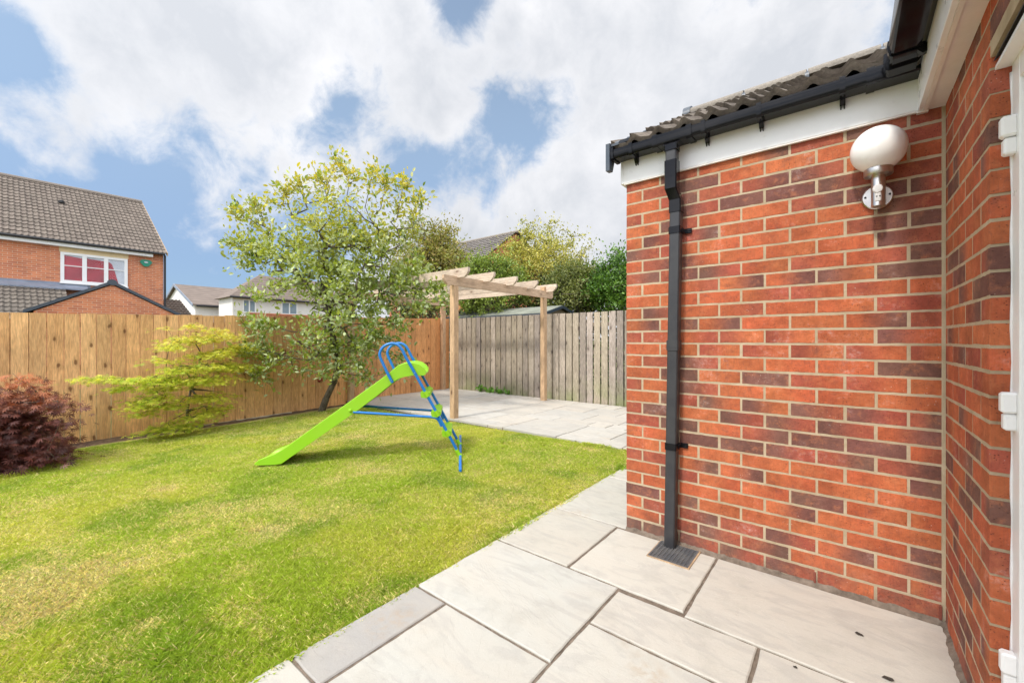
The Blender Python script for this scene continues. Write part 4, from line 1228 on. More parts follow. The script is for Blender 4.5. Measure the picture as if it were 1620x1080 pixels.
for (a, lo, hi) in prof:
    fl = lo + 0.035 if hi - lo > 0.05 else lo + 0.008
    if a > 1.8: fl = lo + 0.012
    hi_f = hi
    e = min(0.05, (hi - fl) * 0.5)
    for (bb, cc2) in [(-hw, lo), (-hw, hi - 0.006), (-hw + 0.008, hi), (-hw + 0.030, hi - 0.004), (-hw + 0.036, hi - 0.02 if hi - fl > .04 else fl + 0.002), (-hw + 0.05, fl + e * 0.3), (-hw + 0.08, fl),
                      (hw - 0.08, fl), (hw - 0.05, fl + e * 0.3), (hw - 0.036, hi - 0.02 if hi - fl > .04 else fl + 0.002), (hw - 0.030, hi - 0.004), (hw - 0.008, hi), (hw, hi - 0.006), (hw, lo), (hw - 0.012, lo), (hw - 0.012, fl - 0.006), (-hw + 0.012, fl - 0.006), (-hw + 0.012, lo)]:
        P.append(sw(a, bb, cc2))
K = 18; n = len(prof); F = []
for i in range(n - 1):
    for k in range(K):
        F.append((i * K + k, i * K + (k + 1) % K, (i + 1) * K + (k + 1) % K, (i + 1) * K + k))
F.append(tuple(range(K))); F.append(tuple((n - 1) * K + k for k in range(K - 1, -1, -1)))
b.add(P, F)
ch_o = b.build('chute', M['lime_plastic'], slide, smooth=35)
for s_ in (-1, 1):
    b = MB(); p = sw(1.152, s_ * hw, 0.545); q = sw(1.152, s_ * (hw + 0.014), 0.545)
    b.tube([p, q, sw(1.152, s_ * (hw + 0.018), 0.545)], [0.018, 0.016, 0.008], 12)
    b.build('bolt_cap', M['lime_plastic'], ch_o, smooth=40)
TR = 0.0155
def bez(pts, n=6):
    """catmull-rom through (a,c)"""
    out_ = []
    pts = [np.array(p) for p in pts]
    pts = [2 * pts[0] - pts[1]] + pts + [2 * pts[-1] - pts[-2]]
    for i in range(1, len(pts) - 2):
        for k in range(n):
            t = k / n
            out_.append(0.5 * ((2 * pts[i]) + (-pts[i - 1] + pts[i + 1]) * t + (2 * pts[i - 1] - 5 * pts[i] + 4 * pts[i + 1] - pts[i + 2]) * t * t + (-pts[i - 1] + 3 * pts[i] - 3 * pts[i + 1] + pts[i + 2]) * t ** 3))
    out_.append(pts[-2]); return out_
hoop = [(0.716, 0.835), (0.76, 0.92), (0.815, 1.04), (0.845, 1.115), (0.84, 1.17), (0.80, 1.222), (0.74, 1.248), (0.685, 1.245), (0.645, 1.222), (0.611, 1.175), (0.575, 1.10), (0.484, 0.935), (0.25, 0.50), (0.02, 0.066)]
for s_ in (-1, 1):
    bb = s_ * 0.236
    b = MB(); b.tube([sw(a, bb, c_) for a, c_ in bez(hoop, 5)], TR, 10)
    rl = b.build('ladder_rail', M['blue_paint'], slide, smooth=60)
    for (a, c_) in ((0.725, 0.86), (0.484, 0.935)):
        b = MB(); b.lathe([(0.005, 0), (0.004, 0.004)], 8, Matrix.Translation(sw(a, bb + s_ * TR * 0.8, c_)) @ (sw(0, s_, 0) - sw(0, 0, 0)).to_track_quat('Z', 'Y').to_matrix().to_4x4())
        b.build('rivet', M['steel'], rl)
    b = MB()
    bb2 = s_ * 0.205
    b.tube([sw(a, bb2 * (1 if a > 0.3 else 1.03), c_) for a, c_ in bez([(1.125, 0.525), (0.7, 0.488), (0.34, 0.457), (0.27, 0.447), (0.235, 0.42), (0.20, 0.352)], 5)], TR * 0.92, 10)
    b.build('brace_tube', M['blue_paint'], slide, smooth=60)
    b = MB(); p = sw(0.022, bb, 0.062)
    d = (sw(0.25, bb, 0.50) - sw(0.02, bb, 0.066)).normalized()
    b.tube([p + d * 0.045, p - d * 0.02], 0.021, 12)
    b.tube([sw(0, bb - 0.03, 0.034), sw(0, bb + 0.03, 0.034)], 0.0225, 12)
    b.build('joint_sleeve', M['lime_plastic'], slide, smooth=50)
b = MB(); b.tube([sw(0, -0.76, 0.034), sw(0, -0.74, 0.034), sw(0, 0.70, 0.034), sw(0, 0.72, 0.034)], [0.012, TR, TR, 0.012], 12)
b.build('base_bar', M['blue_paint'], slide, smooth=60)
for c_ in (0.71, 0.50, 0.285):
    a = (c_ - 0.03) / 0.905 * 0.484
    b = MB()
    # moulded tread: a slab with rounded cuffs round both rails
    Pv = []
    sec = [(-0.045, -0.020), (-0.040, 0.016), (0.055, 0.020), (0.064, 0.006), (0.055, -0.040), (0.0, -0.050)]
    for bb in np.linspace(-0.225, 0.225, 5):
        Pv += [sw(a + da, bb, c_ + dc) for da, dc in sec]
    Fv = [tuple(range(6)), tuple(24 + k for k in range(5, -1, -1))] + [(i * 6 + k, i * 6 + (k + 1) % 6, (i + 1) * 6 + (k + 1) % 6, (i + 1) * 6 + k) for i in range(4) for k in range(6)]
    b.add(Pv, Fv)
    for s_ in (-1, 1):
        d = Vector(sw(0.484, 0, 0.935) - sw(0, 0, 0.03)).normalized(); p = sw(a, s_ * 0.236, c_)
        b.tube([p - d * 0.036, p + d * 0.030], 0.0235, 14)
    b.build('step', M['lime_plastic'], slide, smooth=35)

# ------------------------------------------------------------------ foliage tools
LEAF_OVAL = (np.array([[0, 0, 0], [0.28, 0.22, 0.05], [0.62, 0.24, 0.05], [1, 0, -0.08], [0.62, -0.24, 0.05], [0.28, -0.22, 0.05]]), np.array([[0, 1, 2, 3], [0, 3, 4, 5]]))
def star_leaf():
    pts = []; tips = [(-2.2, .5), (-1.25, .8), (-0.5, 0.98), (0.0, 1.0), (0.5, .98), (1.25, .8), (2.2, .5)]
    V = [[0, 0, 0]]; F = []
    for i, (a, r) in enumerate(tips):
        a *= 0.9
        V.append([math.cos(a) * r, math.sin(a) * r, -0.12 * r])
        V.append([math.cos(a - 0.16) * r * 0.5, math.sin(a - 0.16) * r * 0.5, 0.03])
        V.append([math.cos(a + 0.16) * r * 0.5, math.sin(a + 0.16) * r * 0.5, 0.03])
        k = 1 + i * 3
        F.append([0, k + 1, k, k + 2])
    return np.array(V), np.array(F)
LEAF_STAR = star_leaf()

def scatter_leaves(name, tpl, pos, dirs, ups, size, cols, mat, parent):
    TV, TF = tpl
    n = len(pos)
    X = dirs / (np.linalg.norm(dirs, axis=1, keepdims=True) + 1e-9)
    Z = ups - X * np.sum(ups * X, 1, keepdims=True); Z /= (np.linalg.norm(Z, axis=1, keepdims=True) + 1e-9)
    Y = np.cross(Z, X)
    V = pos[:, None, :] + size[:, None, None] * (TV[None, :, 0:1] * X[:, None, :] + TV[None, :, 1:2] * Y[:, None, :] + TV[None, :, 2:3] * Z[:, None, :])
    F = (np.arange(n) * len(TV))[:, None, None] + TF[None]
    C = np.repeat(cols[:, None, :], len(TV), 1)
    return np_mesh(name, V.reshape(-1, 3), F.reshape(-1, TF.shape[1]), C.reshape(-1, 3), mat, parent)

def skeleton(base, trunk, targets, r0, rs, seed):
    """trunk: list of points from the base; targets: twig tips. returns list of (points, radii)"""
    rnd = random.Random(seed)
    nodes = [Vector(p) for p in trunk]; par = [-1] + list(range(len(trunk) - 1))
    order = sorted(targets, key=lambda p: (p - nodes[-1]).length)
    tips = []
    for tg in order:
        best = None; bd = 1e9
        for i, nd in enumerate(nodes):
            d = (nd - tg).length
            if nd.z > tg.z + 0.1: d *= 1.5
            if i < len(trunk) // 2: d *= 1.6
            if d < bd: bd = d; best = i
        p0 = nodes[best]; cur = best
        steps = max(1, int((tg - p0).length / 0.28))
        for s in range(1, steps + 1):
            q = p0.lerp(tg, s / steps)
            if s < steps: q += Vector((rnd.uniform(-1, 1), rnd.uniform(-1, 1), rnd.uniform(-.5, 1))) * 0.05 * min(1.0, (tg - p0).length)
            nodes.append(q); par.append(cur); cur = len(nodes) - 1
        tips.append(cur)
    cnt = [0] * len(nodes)
    for t_ in tips:
        c_ = t_
        while c_ >= 0: cnt[c_] += 1; c_ = par[c_]
    return nodes, par, cnt, tips

def crown_targets(blobs, n, seed, shell=0.45):
    r_ = np.random.default_rng(seed); w = np.array([b_[1][0] * b_[1][1] * b_[1][2] for b_ in blobs]) ** 0.75; w /= w.sum()
    out_ = []
    for i in range(n):
        c_, rad = blobs[r_.choice(len(blobs), p=w)]
        d = r_.normal(size=3); d /= np.linalg.norm(d); rr = (shell + (1 - shell) * r_.random()) ** 0.8
        out_.append(Vector(c_) + Vector((d[0] * rad[0], d[1] * rad[1], d[2] * rad[2])) * rr)
    return out_

def make_tree(name, label, cat, base, trunk, blobs, n_tw, seed, leaf, leaf_size, per_twig, palette, mat, r0=0.05, twig_len=0.35, up_bias=0.6, flat=0.4, group=None, topcol=None, ztop=None, spread=0.05, sticks=None, shell=0.45, thin=0.0035, disk=None, droop=0.0, loose=None):
    root = empty(name, base)
    tag(root, label, cat, group)
    tg = crown_targets(blobs, n_tw, seed, shell)
    if sticks: tg += [Vector(s) for s in sticks]
    nodes, par, cnt, tips = skeleton(base, trunk, tg, r0, 0.003, seed)
    tot = max(cnt)
    mb = MB()
    for i, nd in enumerate(nodes):
        p = par[i]
        if p < 0: continue
        ra = max(thin, r0 * (cnt[p] / tot) ** 0.5); rb = max(thin, r0 * (cnt[i] / tot) ** 0.5)
        if i < len(trunk): ra = r0 * (1 - 0.4 * (i - 1) / len(trunk)); rb = r0 * (1 - 0.4 * i / len(trunk))
        mb.tube([nodes[p], nd], [ra, rb], 6 if ra > 0.012 else 4, cap=False)
    mb.build('trunk', M['bark'], root, smooth=True, fixn=False)
    rn = np.random.default_rng(seed + 5)
    # leaves along every outer node segment
    segs = [(nodes[par[i]], nodes[i], cnt[i]) for i in range(len(nodes)) if par[i] >= 0 and cnt[i] <= 3 and i >= len(trunk)]
    P = []; Dn = []
    per = max(1, int(per_twig * len(tg) / max(1, len(segs))))
    for (a, b_, c_) in segs:
        a = np.array(a); b_ = np.array(b_); d = b_ - a; ln = np.linalg.norm(d) + 1e-6; d /= ln
        t_ = rn.random(per) ** 0.8
        pp = a + (b_ - a) * t_[:, None] * 1.08 + rn.normal(size=(per, 3)) * spread
        od = rn.normal(size=(per, 3)); od -= (od @ d)[:, None] * d; od /= (np.linalg.norm(od, axis=1, keepdims=True) + 1e-6)
        dd = d * 0.55 + od * 0.9; dd[:, 2] += 0.1
        P.append(pp); Dn.append(dd)
    P = np.concatenate(P); Dn = np.concatenate(Dn)
    if loose is not None:
        T = np.repeat(np.array([tuple(t_) for t_ in tg]), loose[0], 0); n_ = len(T)
        off = rn.normal(size=(n_, 3)) * loose[1]; dd = off + rn.normal(size=(n_, 3)) * loose[1] * 0.6 + np.array([0, 0, loose[1] * 0.8])
        P = np.concatenate([P, T + off]); Dn = np.concatenate([Dn, dd])
    if disk is not None:
        T = np.repeat(np.array([tuple(t_) for t_ in tg]), per_twig, 0); n_ = len(T)
        off = rn.normal(size=(n_, 3)) * np.array(disk); T = T + off
        ctr = np.array(nodes[len(trunk) - 1]); od = T - ctr; od[:, 2] = 0; od /= (np.linalg.norm(od, axis=1, keepdims=True) + 1e-6)
        T[:, 2] -= droop * np.linalg.norm(off[:, :2], axis=1)
        P = T; Dn = od * 0.8 + rn.normal(size=(n_, 3)) * np.array([0.6, 0.6, 0.15]) - np.array([0, 0, droop * 1.2])
    n = len(P)
    ups = rn.normal(size=(n, 3)) * flat + np.array([0, 0, up_bias])
    size = leaf_size * (0.45 + 0.85 * rn.random(n))
    pal = np.array(palette); ci = rn.integers(0, len(pal), n)
    # neighbouring leaves share a tone
    cl = (np.sin(P[:, 0] * 3.1 + seed) + np.sin(P[:, 1] * 2.7 + 1.3 * seed) + np.sin(P[:, 2] * 3.7)) / 3
    t_ = np.clip(rn.random(n) * 0.6 + (cl + 1) / 2 * 0.4, 0, 0.999) * (len(pal) - 1)
    i0 = t_.astype(int); f = (t_ - i0)[:, None]
    C = pal[i0] * (1 - f) + pal[np.minimum(i0 + 1, len(pal) - 1)] * f
    C = C * (0.8 + 0.4 * rn.random((n, 1)))
    if topcol is not None:
        z0_, z1_ = ztop; k = np.clip((P[:, 2] - z0_) / (z1_ - z0_), 0, 1)[:, None] * (rn.random((n, 1)) < 0.75)
        C = C * (1 - k) + np.array(topcol) * (0.8 + 0.4 * rn.random((n, 1))) * k
    scatter_leaves('crown', leaf, P, Dn, ups, size, C, M[mat], root)
    return root

def blob(u, v, D, ru, rv, rd):
    c_ = at(u, v, D); return (tuple(c_), (ru / 657 * D * 0.9 + 0.0, (ru / 657 * D + rd) / 2, rv / 657 * D))

# main tree
tb = at(508, 650, 7.75)
trk = [at(508, 652, 7.75), at(516, 630, 7.7), at(528, 605, 7.65), at(536, 580, 7.6), at(532, 550, 7.5), at(524, 520, 7.4), at(518, 490, 7.35), at(516, 460, 7.3)]
blobs = [blob(545, 370, 7.2, 66, 60, 1.0), blob(455, 395, 7.1, 42, 42, 0.7), blob(610, 385, 7.3, 58, 66, 1.0), blob(560, 575, 7.3, 46, 36, 0.6), blob(500, 570, 7.2, 40, 34, 0.6), blob(500, 440, 7.2, 95, 75, 1.2), blob(590, 470, 7.2, 75, 70, 1.2),
         blob(430, 545, 7.0, 55, 42, 0.7), blob(545, 535, 7.2, 70, 48, 0.9), blob(640, 440, 7.2, 38, 50, 0.8), blob(395, 400, 7.0, 28, 38, 0.5), blob(610, 560, 7.4, 40, 40, 0.6)]
def shoots():
    out_ = []
    for (u, v, u2, v2) in ((505, 330, 533, 252), (575, 340, 592, 262), (625, 360, 640, 284), (440, 370, 368, 332), (430, 400, 366, 382), (465, 350, 447, 296), (490, 340, 470, 286), (545, 330, 556, 272), (600, 340, 612, 284),
                           (650, 370, 664, 312), (640, 460, 700, 452), (640, 480, 712, 476), (450, 560, 395, 598), (520, 320, 508, 280), (420, 350, 400, 318)):
        for k in range(1, 7): out_.append(at(u + (u2 - u) * k / 6, v + (v2 - v) * k / 6, 7.15))
    return out_
stk = shoots() + [at(u, v, D) for (u, v, D) in ((533, 252, 7.2), (590, 268, 7.3), (637, 290, 7.3), (372, 332, 7.0), (368, 380, 7.0), (470, 292, 7.1), (500, 280, 7.2), (560, 285, 7.2), (660, 315, 7.2), (448, 300, 7.1), (612, 285, 7.3),
                                     (395, 350, 7.0), (690, 455, 6.9), (670, 490, 6.9), (400, 590, 7.0), (430, 610, 7.0), (385, 560, 7.0), (700, 470, 6.9), (640, 520, 7.0), (545, 270, 7.2), (515, 300, 7.2), (425, 320, 7.0), (380, 500, 7.0), (590, 620, 7.3))]
make_tree('garden_tree', 'tall loose garden tree with pale green oval leaves and leaning trunk by the orange fence', 'tree', tb, trk, blobs, 430, 4, LEAF_OVAL, 0.084, 16,
          [(0.10, 0.16, 0.025), (0.17, 0.25, 0.035), (0.29, 0.37, 0.06), (0.42, 0.47, 0.12), (0.36, 0.44, 0.06)], 'leaf_tree', r0=0.062, up_bias=0.5, flat=0.55, topcol=(0.60, 0.50, 0.07), ztop=(2.2, 4.1), spread=0.05, sticks=stk, shell=0.15, loose=(17, 0.10))

# yellow maple shrub: flat tiers
def tier_blobs(lst, D0):
    out_ = []
    for (u, v, ru, rv, dD) in lst:
        D = D0(u) + dD
        c_ = at(u, v, D); rx = ru / 657 * D
        out_.append((tuple(c_), (0.30, rx * 1.0, max(0.035, rv / 657 * D))))
    return out_
def fenceD(u):
    t_ = (u - 810) / 657; return 7.62 / (SN - CS * t_)
tl = [(300, 535, 36, 9, -.1), (345, 530, 34, 10, -.1), (270, 545, 16, 8, -.2), (330, 560, 40, 10, -.2), (370, 550, 30, 12, -.1), (262, 568, 14, 7, -.2), (300, 583, 45, 9, -.3), (345, 578, 32, 9, -.2), (270, 598, 60, 9, -.35),
      (200, 598, 42, 7, -.3), (150, 597, 26, 4, -.3), (320, 600, 48, 9, -.2), (195, 612, 18, 5, -.2), (235, 630, 26, 7, -.3), (212, 638, 18, 5, -.3), (265, 640, 34, 8, -.25), (330, 628, 40, 9, -.15), (225, 652, 14, 4, -.2),
      (310, 655, 36, 8, -.2), (280, 672, 34, 7, -.2), (245, 680, 24, 5, -.25), (340, 645, 22, 7, -.1), (375, 580, 22, 9, -.1), (250, 612, 30, 9, -.2), (305, 515, 5, 5, -.1), (338, 518, 12, 5, -.1), (262, 517, 3, 4, -.1)]
tbl = tier_blobs(tl, fenceD)
mb_ = at(292, 685, fenceD(292)); mb_.z = lawn_z(mb_.x, mb_.y)
mtr = [mb_, mb_ + Vector((0.02, 0.03, 0.18)), at(296, 650, fenceD(296)), at(302, 615, fenceD(300)), at(312, 580, fenceD(310))]
make_tree('maple_shrub', 'yellow green layered japanese maple shrub spread against the orange fence', 'shrub', mb_, mtr, tbl, 470, 11, LEAF_STAR, 0.050, 20,
          [(0.16, 0.30, 0.02), (0.32, 0.44, 0.03), (0.55, 0.56, 0.06), (0.72, 0.62, 0.12)], 'leaf_yellow', r0=0.022, up_bias=1.0, flat=0.28, spread=0.045, shell=0.1, thin=0.002, topcol=(0.85, 0.62, 0.16), ztop=(0.7, 2.1), disk=(0.085, 0.085, 0.017), droop=0.2)

# red maple bush at the left edge
rb_ = at(-30, 790, 4.5); rb_.z = lawn_z(rb_.x, rb_.y)
rbl = [blob(-20, 640, 4.4, 70, 38, 0.5), blob(10, 680, 4.4, 66, 48, 0.5), blob(-40, 700, 4.5, 80, 60, 0.6), blob(20, 720, 4.35, 55, 38, 0.45), blob(60, 636, 4.4, 26, 10, 0.2), blob(0, 745, 4.35, 40, 18, 0.3), blob(0, 625, 4.4, 45, 22, 0.3)]
make_tree('red_maple_bush', 'dark red purple japanese maple bush at the left edge of the lawn', 'shrub', rb_, [rb_, rb_ + Vector((0, 0, 0.2)), rb_ + Vector((0.03, 0.02, 0.4))], rbl, 330, 23, LEAF_STAR, 0.060, 30,
          [(0.032, 0.010, 0.009), (0.062, 0.018, 0.014), (0.13, 0.036, 0.025), (0.17, 0.06, 0.04)], 'leaf_red', r0=0.03, up_bias=0.9, flat=0.5, spread=0.05, shell=0.25, thin=0.002, topcol=(0.62, 0.22, 0.07), ztop=(0.45, 1.0), disk=(0.10, 0.10, 0.018), droop=0.35,
          sticks=[at(u, v, D) for (u, v, D) in ((92, 628, 4.4), (98, 660, 4.35), (86, 690, 4.3), (92, 640, 4.4), (40, 596, 4.4), (20, 590, 4.4), (60, 745, 4.3), (75, 712, 4.3), (50, 765, 4.3), (85, 722, 4.3), (30, 600, 4.4), (70, 618, 4.4))])

# trees and hedge beyond the back fence
BG = 'trees beyond the back fence'
def back_tree(name, label, u, vtop, vbot, ru, D, seed, pal, leaf=0.07, ntw=150, per=34, cat='tree', mat='leaf_hedge', extra=None, rd=1.4, stk=None, topcol=None):
    base = at(u, 538, D); base.z = -0.4
    vc = (vtop + vbot) / 2; rv = (vbot - vtop) / 2
    bl = [blob(u, vc + rv * 0.2, D, ru * 0.85, rv * 0.8, rd), blob(u - ru * 0.4, vc, D, ru * 0.5, rv * 0.75, rd * 0.7), blob(u + ru * 0.4, vc - rv * 0.1, D, ru * 0.5, rv * 0.75, rd * 0.7), blob(u, vtop + rv * 0.45, D, ru * 0.5, rv * 0.45, rd * 0.6)]
    if extra: bl += extra
    top = at(u, vc + rv * 0.3, D)
    tr_ = [base.lerp(top, k / 5) + Vector((0.06 * math.sin(k * 2 + seed), 0.06 * math.cos(k * 1.7 + seed), 0)) for k in range(6)]
    zt = CAMZ + (538 - vtop) / 657 * D
    return make_tree(name, label, cat, base, tr_, bl, ntw, seed, LEAF_OVAL, leaf * 0.8, per // 2, pal, mat, r0=0.09, up_bias=0.45, flat=0.7, spread=0.07, sticks=stk, shell=0.25, thin=0.006, loose=(26, 0.17), group=BG,
                     topcol=topcol, ztop=(zt - 1.6, zt) if topcol else None)
G_dark = [(0.04, 0.07, 0.015), (0.06, 0.10, 0.02), (0.10, 0.16, 0.03), (0.15, 0.21, 0.05)]
G_mid = [(0.07, 0.11, 0.02), (0.16, 0.23, 0.04), (0.26, 0.34, 0.06), (0.34, 0.38, 0.09)]
G_yel = [(0.16, 0.18, 0.04), (0.32, 0.33, 0.07), (0.50, 0.45, 0.10), (0.60, 0.50, 0.16)]
G_rus = [(0.12, 0.12, 0.03), (0.26, 0.28, 0.06), (0.36, 0.27, 0.10), (0.28, 0.38, 0.06)]
back_tree('leafy_tree', 'green and russet leafy tree seen between the garden tree and the pergola', 682, 348, 500, 72, 12.4, 41, G_rus, 0.10, 330, 54)
back_tree('leafy_tree', 'mid green bushy tree rising behind the middle of the pergola', 770, 402, 505, 74, 12.0, 42, G_mid, 0.095, 300, 52)
back_tree('leafy_tree', 'yellow leaved feathery tree above the right end of the pergola', 850, 362, 490, 92, 13.6, 43, G_yel, 0.095, 380, 50,
          stk=[at(u, v, 13.6) for (u, v) in ((825, 352), (845, 358), (868, 355), (890, 362), (905, 375), (935, 388), (880, 350), (922, 372))])
back_tree('leafy_tree', 'olive green bushy tree behind the shed roof right of the pergola', 912, 408, 505, 58, 11.8, 44, [(0.05, 0.08, 0.02), (0.12, 0.15, 0.04), (0.20, 0.22, 0.06), (0.26, 0.26, 0.08)], 0.09, 280, 50)
back_tree('leafy_tree', 'dark glossy green tree beside the corner of the brick wall', 985, 402, 505, 58, 11.3, 45, [(0.03, 0.07, 0.015), (0.07, 0.15, 0.02), (0.14, 0.26, 0.03), (0.24, 0.40, 0.06)], 0.10, 280, 50,
          stk=[at(u, v, 11.5) for (u, v) in ((970, 395), (975, 402), (985, 398))])
# dark hedge
def hedge():
    root = empty('hedge', (-7.5, 10.2, -0.4)); tag(root, 'dark evergreen hedge behind the shed and the pale fence', 'hedge')
    rn = np.random.default_rng(77)
    n = 36000
    a = rn.random(n); x = -15.5 + 17 * a; y = 11.0 + rn.normal(size=n) * 0.35 - 0.2 * np.sin(x * 1.7); zt = 2.55 + 0.35 * np.sin(x * 0.8 + 1) + 0.25 * np.sin(x * 2.3)
    z = -0.2 + (zt + 0.4) * rn.random(n) ** 0.8
    P = np.stack([x, y, z], 1); pal = np.array([(0.015, 0.03, 0.01), (0.03, 0.055, 0.015), (0.06, 0.09, 0.025), (0.09, 0.12, 0.03)])
    C = pal[rn.integers(0, 4, n)] * (0.7 + 0.6 * rn.random((n, 1)))
    scatter_leaves('foliage', LEAF_OVAL, P, rn.normal(size=(n, 3)), rn.normal(size=(n, 3)) + np.array([0, -0.5, 0.5]), 0.11 * (0.6 + 0.7 * rn.random(n)), C, M['leaf_hedge'], root)
    b = MB(); rnd = random.Random(3)
    for k in range(60):
        x = -15 + 16.5 * k / 60 + rnd.uniform(-.1, .1); p = Vector((x, 11.1, -0.4)); pts = [p]
        for s in range(5): p = p + Vector((rnd.uniform(-.3, .3), rnd.uniform(-.15, .1), 0.5)); pts.append(p)
        b.tube(pts, [0.03, 0.026, 0.02, 0.015, 0.01, 0.006], 5, cap=False)
    b.build('stems', M['bark'], root, fixn=False)
hedge()
# weeds at the foot of the back fence
random.seed(4)
lab = ['tall leafy weed tuft at the foot of the pale fence, leftmost of the clump', 'low round weed tuft at the foot of the pale fence left of the middle', 'spreading weed tuft at the foot of the pale fence in the clump middle', 'small pale weed tuft at the foot of the pale fence, rightmost of the clump']
for i, (u, h_, w_, n) in enumerate(((760, 0.20, 0.10, 26), (775, 0.12, 0.08, 22), (790, 0.15, 0.11, 34), (803, 0.10, 0.06, 16))):
    t_ = (u - 810) / 657; yy = 7.26; xx = yy * (-SN + CS * t_) / (CS + SN * t_)
    root = empty('weed_tuft', (xx, yy, 0)); tag(root, lab[i], 'weed', 'weeds along the back fence')
    rn = np.random.default_rng(i + 3)
    P = np.stack([xx + rn.normal(size=n) * w_ * .6, yy + rn.normal(size=n) * 0.03, np.abs(rn.normal(size=n)) * h_ * 0.35], 1)
    d = rn.normal(size=(n, 3)) * 0.6 + np.array([0, 0, 1.0])
    C = np.array([(0.10, 0.22, 0.03)]) * (0.6 + rn.random((n, 1)))
    scatter_leaves('leaves', LEAF_OVAL, P, d, rn.normal(size=(n, 3)), 0.09 * (0.5 + rn.random(n)), C, M['leaf_yellow'], root)
# small dead leaves on the paving
lab = ['small dark dead leaf on the big slab near the side wall', 'tiny dark leaf crumb on the paving at the bottom edge, right of the joint', 'small curled dark leaf at the very bottom edge of the paving']
for i, (u, v, s) in enumerate(((1360, 1004, 0.010), (1258, 1056, 0.005), (1404, 1074, 0.011))):
    x, y_ = ground_pt(u, v, 0.0)
    b = MB(); pts = []
    for k in range(9):
        a = 2 * PI * k / 9; r_ = s * (0.7 + 0.5 * random.random()); pts.append((x + r_ * math.cos(a) * 1.5, y_ + r_ * math.sin(a), 0.0035 + random.uniform(0, 0.004)))
    pts.append((x, y_, 0.003)); b.add(pts, [(k, (k + 1) % 9, 9) for k in range(9)])
    tag(b.build('dead_leaf', M['dead_leaf'], fixn=False), lab[i], 'leaf', 'dead leaves on the paving')

# ------------------------------------------------------------------ shed behind the pale fence
sh = empty('garden_shed', (-7.4, 9.2, -0.4))
tag(sh, 'felt roofed garden shed showing just above the pale fence', 'shed')
sx0, sx1, sy0, sy1, syr = -9.2, -5.85, 8.45, 10.0, 9.2
b = MB(); b.col = (0.32, 0.24, 0.15)
b.prism([(sy0, -0.35), (sy1, -0.35), (sy1, 1.88), (syr, 2.07), (sy0, 1.88)], 'x', sx0, sx1); b.build('wall', M['old_wood'], sh)
b = MB()
for (ya, za, yb, zb) in ((sy0 - 0.12, 1.885, syr, 2.12), (sy1 + 0.12, 1.885, syr, 2.12)):
    b.prism([(ya, za), (yb, zb), (yb, zb + 0.02), (ya, za + 0.02)], 'x', sx0 - 0.1, sx1 + 0.10)
rf = b.build('roof', M['felt'], sh)
b = MB()
for (ya, za, yb, zb) in ((sy0 - 0.13, 1.880, syr, 2.12), (sy1 + 0.13, 1.880, syr, 2.12)):
    b.prism([(ya, za - 0.06), (yb, zb - 0.055), (yb, zb + 0.012), (ya, za + 0.015)], 'x', sx1 + 0.102, sx1 + 0.125)
b.box(sx0 - 0.1, sx1 + 0.1, sy0 - 0.14, sy0 - 0.122, 1.85, 1.892)
b.build('edge_board', M['verge_pvc'], rf)

# ------------------------------------------------------------------ neighbour house
nh = empty('neighbour_house', (-23.1, 0, -0.4))
tag(nh, 'red brick neighbour house with grey tiled roof and a white triple window', 'house')
HX = -23.1; HY1 = 4.53; EZ = 4.96
b = MB(); b.box(HX - 9.6, HX, -7.0, HY1, -0.4, EZ - 0.02)
b.prism([(HX - 9.6, EZ - 0.02), (HX, EZ - 0.02), (HX - 4.8, 8.12)], 'y', HY1 - 0.3, HY1)
nw_ = b.build('wall', M['brick_far_y'], nh)
b = MB(); pt_ = math.atan2(3.26, 5.05); sl = math.hypot(3.26, 5.05)
tile_roof(b, (HX + 0.28, HY1 + 0.06, EZ + 0.0), (0, -1, 0), (-math.cos(pt_), 0, math.sin(pt_)), 11.4, sl, wave=0.15, gauge=0.34, amp=0.020, th=0.03, spw=6, base=(0.150, 0.122, 0.102), jit=0.15)
nr = b.build('roof', M['tile'], nh, smooth=40, fixn=False)
b = MB(); b.add([(HX - 4.77, HY1 + .06, 8.22), (HX - 4.77, -7, 8.22), (HX - 9.9, -7, 4.95), (HX - 9.9, HY1 + .06, 4.95)], [(0, 1, 2, 3)])
b.build('rear_slope', M['tile'], nr, fixn=False)
b = MB(); b.col = (0.24, 0.2, 0.17)
b.tube([(HX - 4.77, HY1 + 0.08, 8.22), (HX - 4.77, -7, 8.22)], 0.11, 8); b.build('ridge_cap', M['tile'], nr, smooth=40)
b = MB(); b.prism([(HX + 0.28, EZ - 0.10), (HX + 0.28, EZ + 0.03), (HX - 4.77, 8.24), (HX - 4.77, 8.12)], 'y', HY1 + 0.062, HY1 + 0.10); b.build('verge_cap', M['tan_frame'], nr)
yv = 1.9; sv_ = 3.9
b = MB(); b.lathe([(0.16, 0), (0.16, 0.09), (0.10, 0.12)], 12, Matrix.Translation((HX + 0.28 - math.cos(pt_) * sv_, 1.72, EZ + math.sin(pt_) * sv_)) @ Matrix.Scale(0.6, 4, (0, 1, 0)))
b.build('roof_vent', M['dark_metal'], nr, smooth=30)
b = MB(); b.box(HX + 0.002, HX + 0.20, -7, HY1 - 0.38, EZ - 0.20, EZ - 0.01); b.build('fascia', M['white_pvc'], nh)
b = MB(); b.tube([(HX + 0.27, -7, EZ - 0.03), (HX + 0.27, HY1, EZ - 0.03)], 0.055, 8); b.build('gutter', M['black_pvc_matt'], nh, smooth=40)
b = MB(); b.tube([(HX + 0.05, HY1 + 0.04, -0.3), (HX + 0.05, HY1 + 0.04, EZ - 0.05)], 0.04, 8); b.build('downpipe', M['black_pvc_matt'], nh, smooth=40)
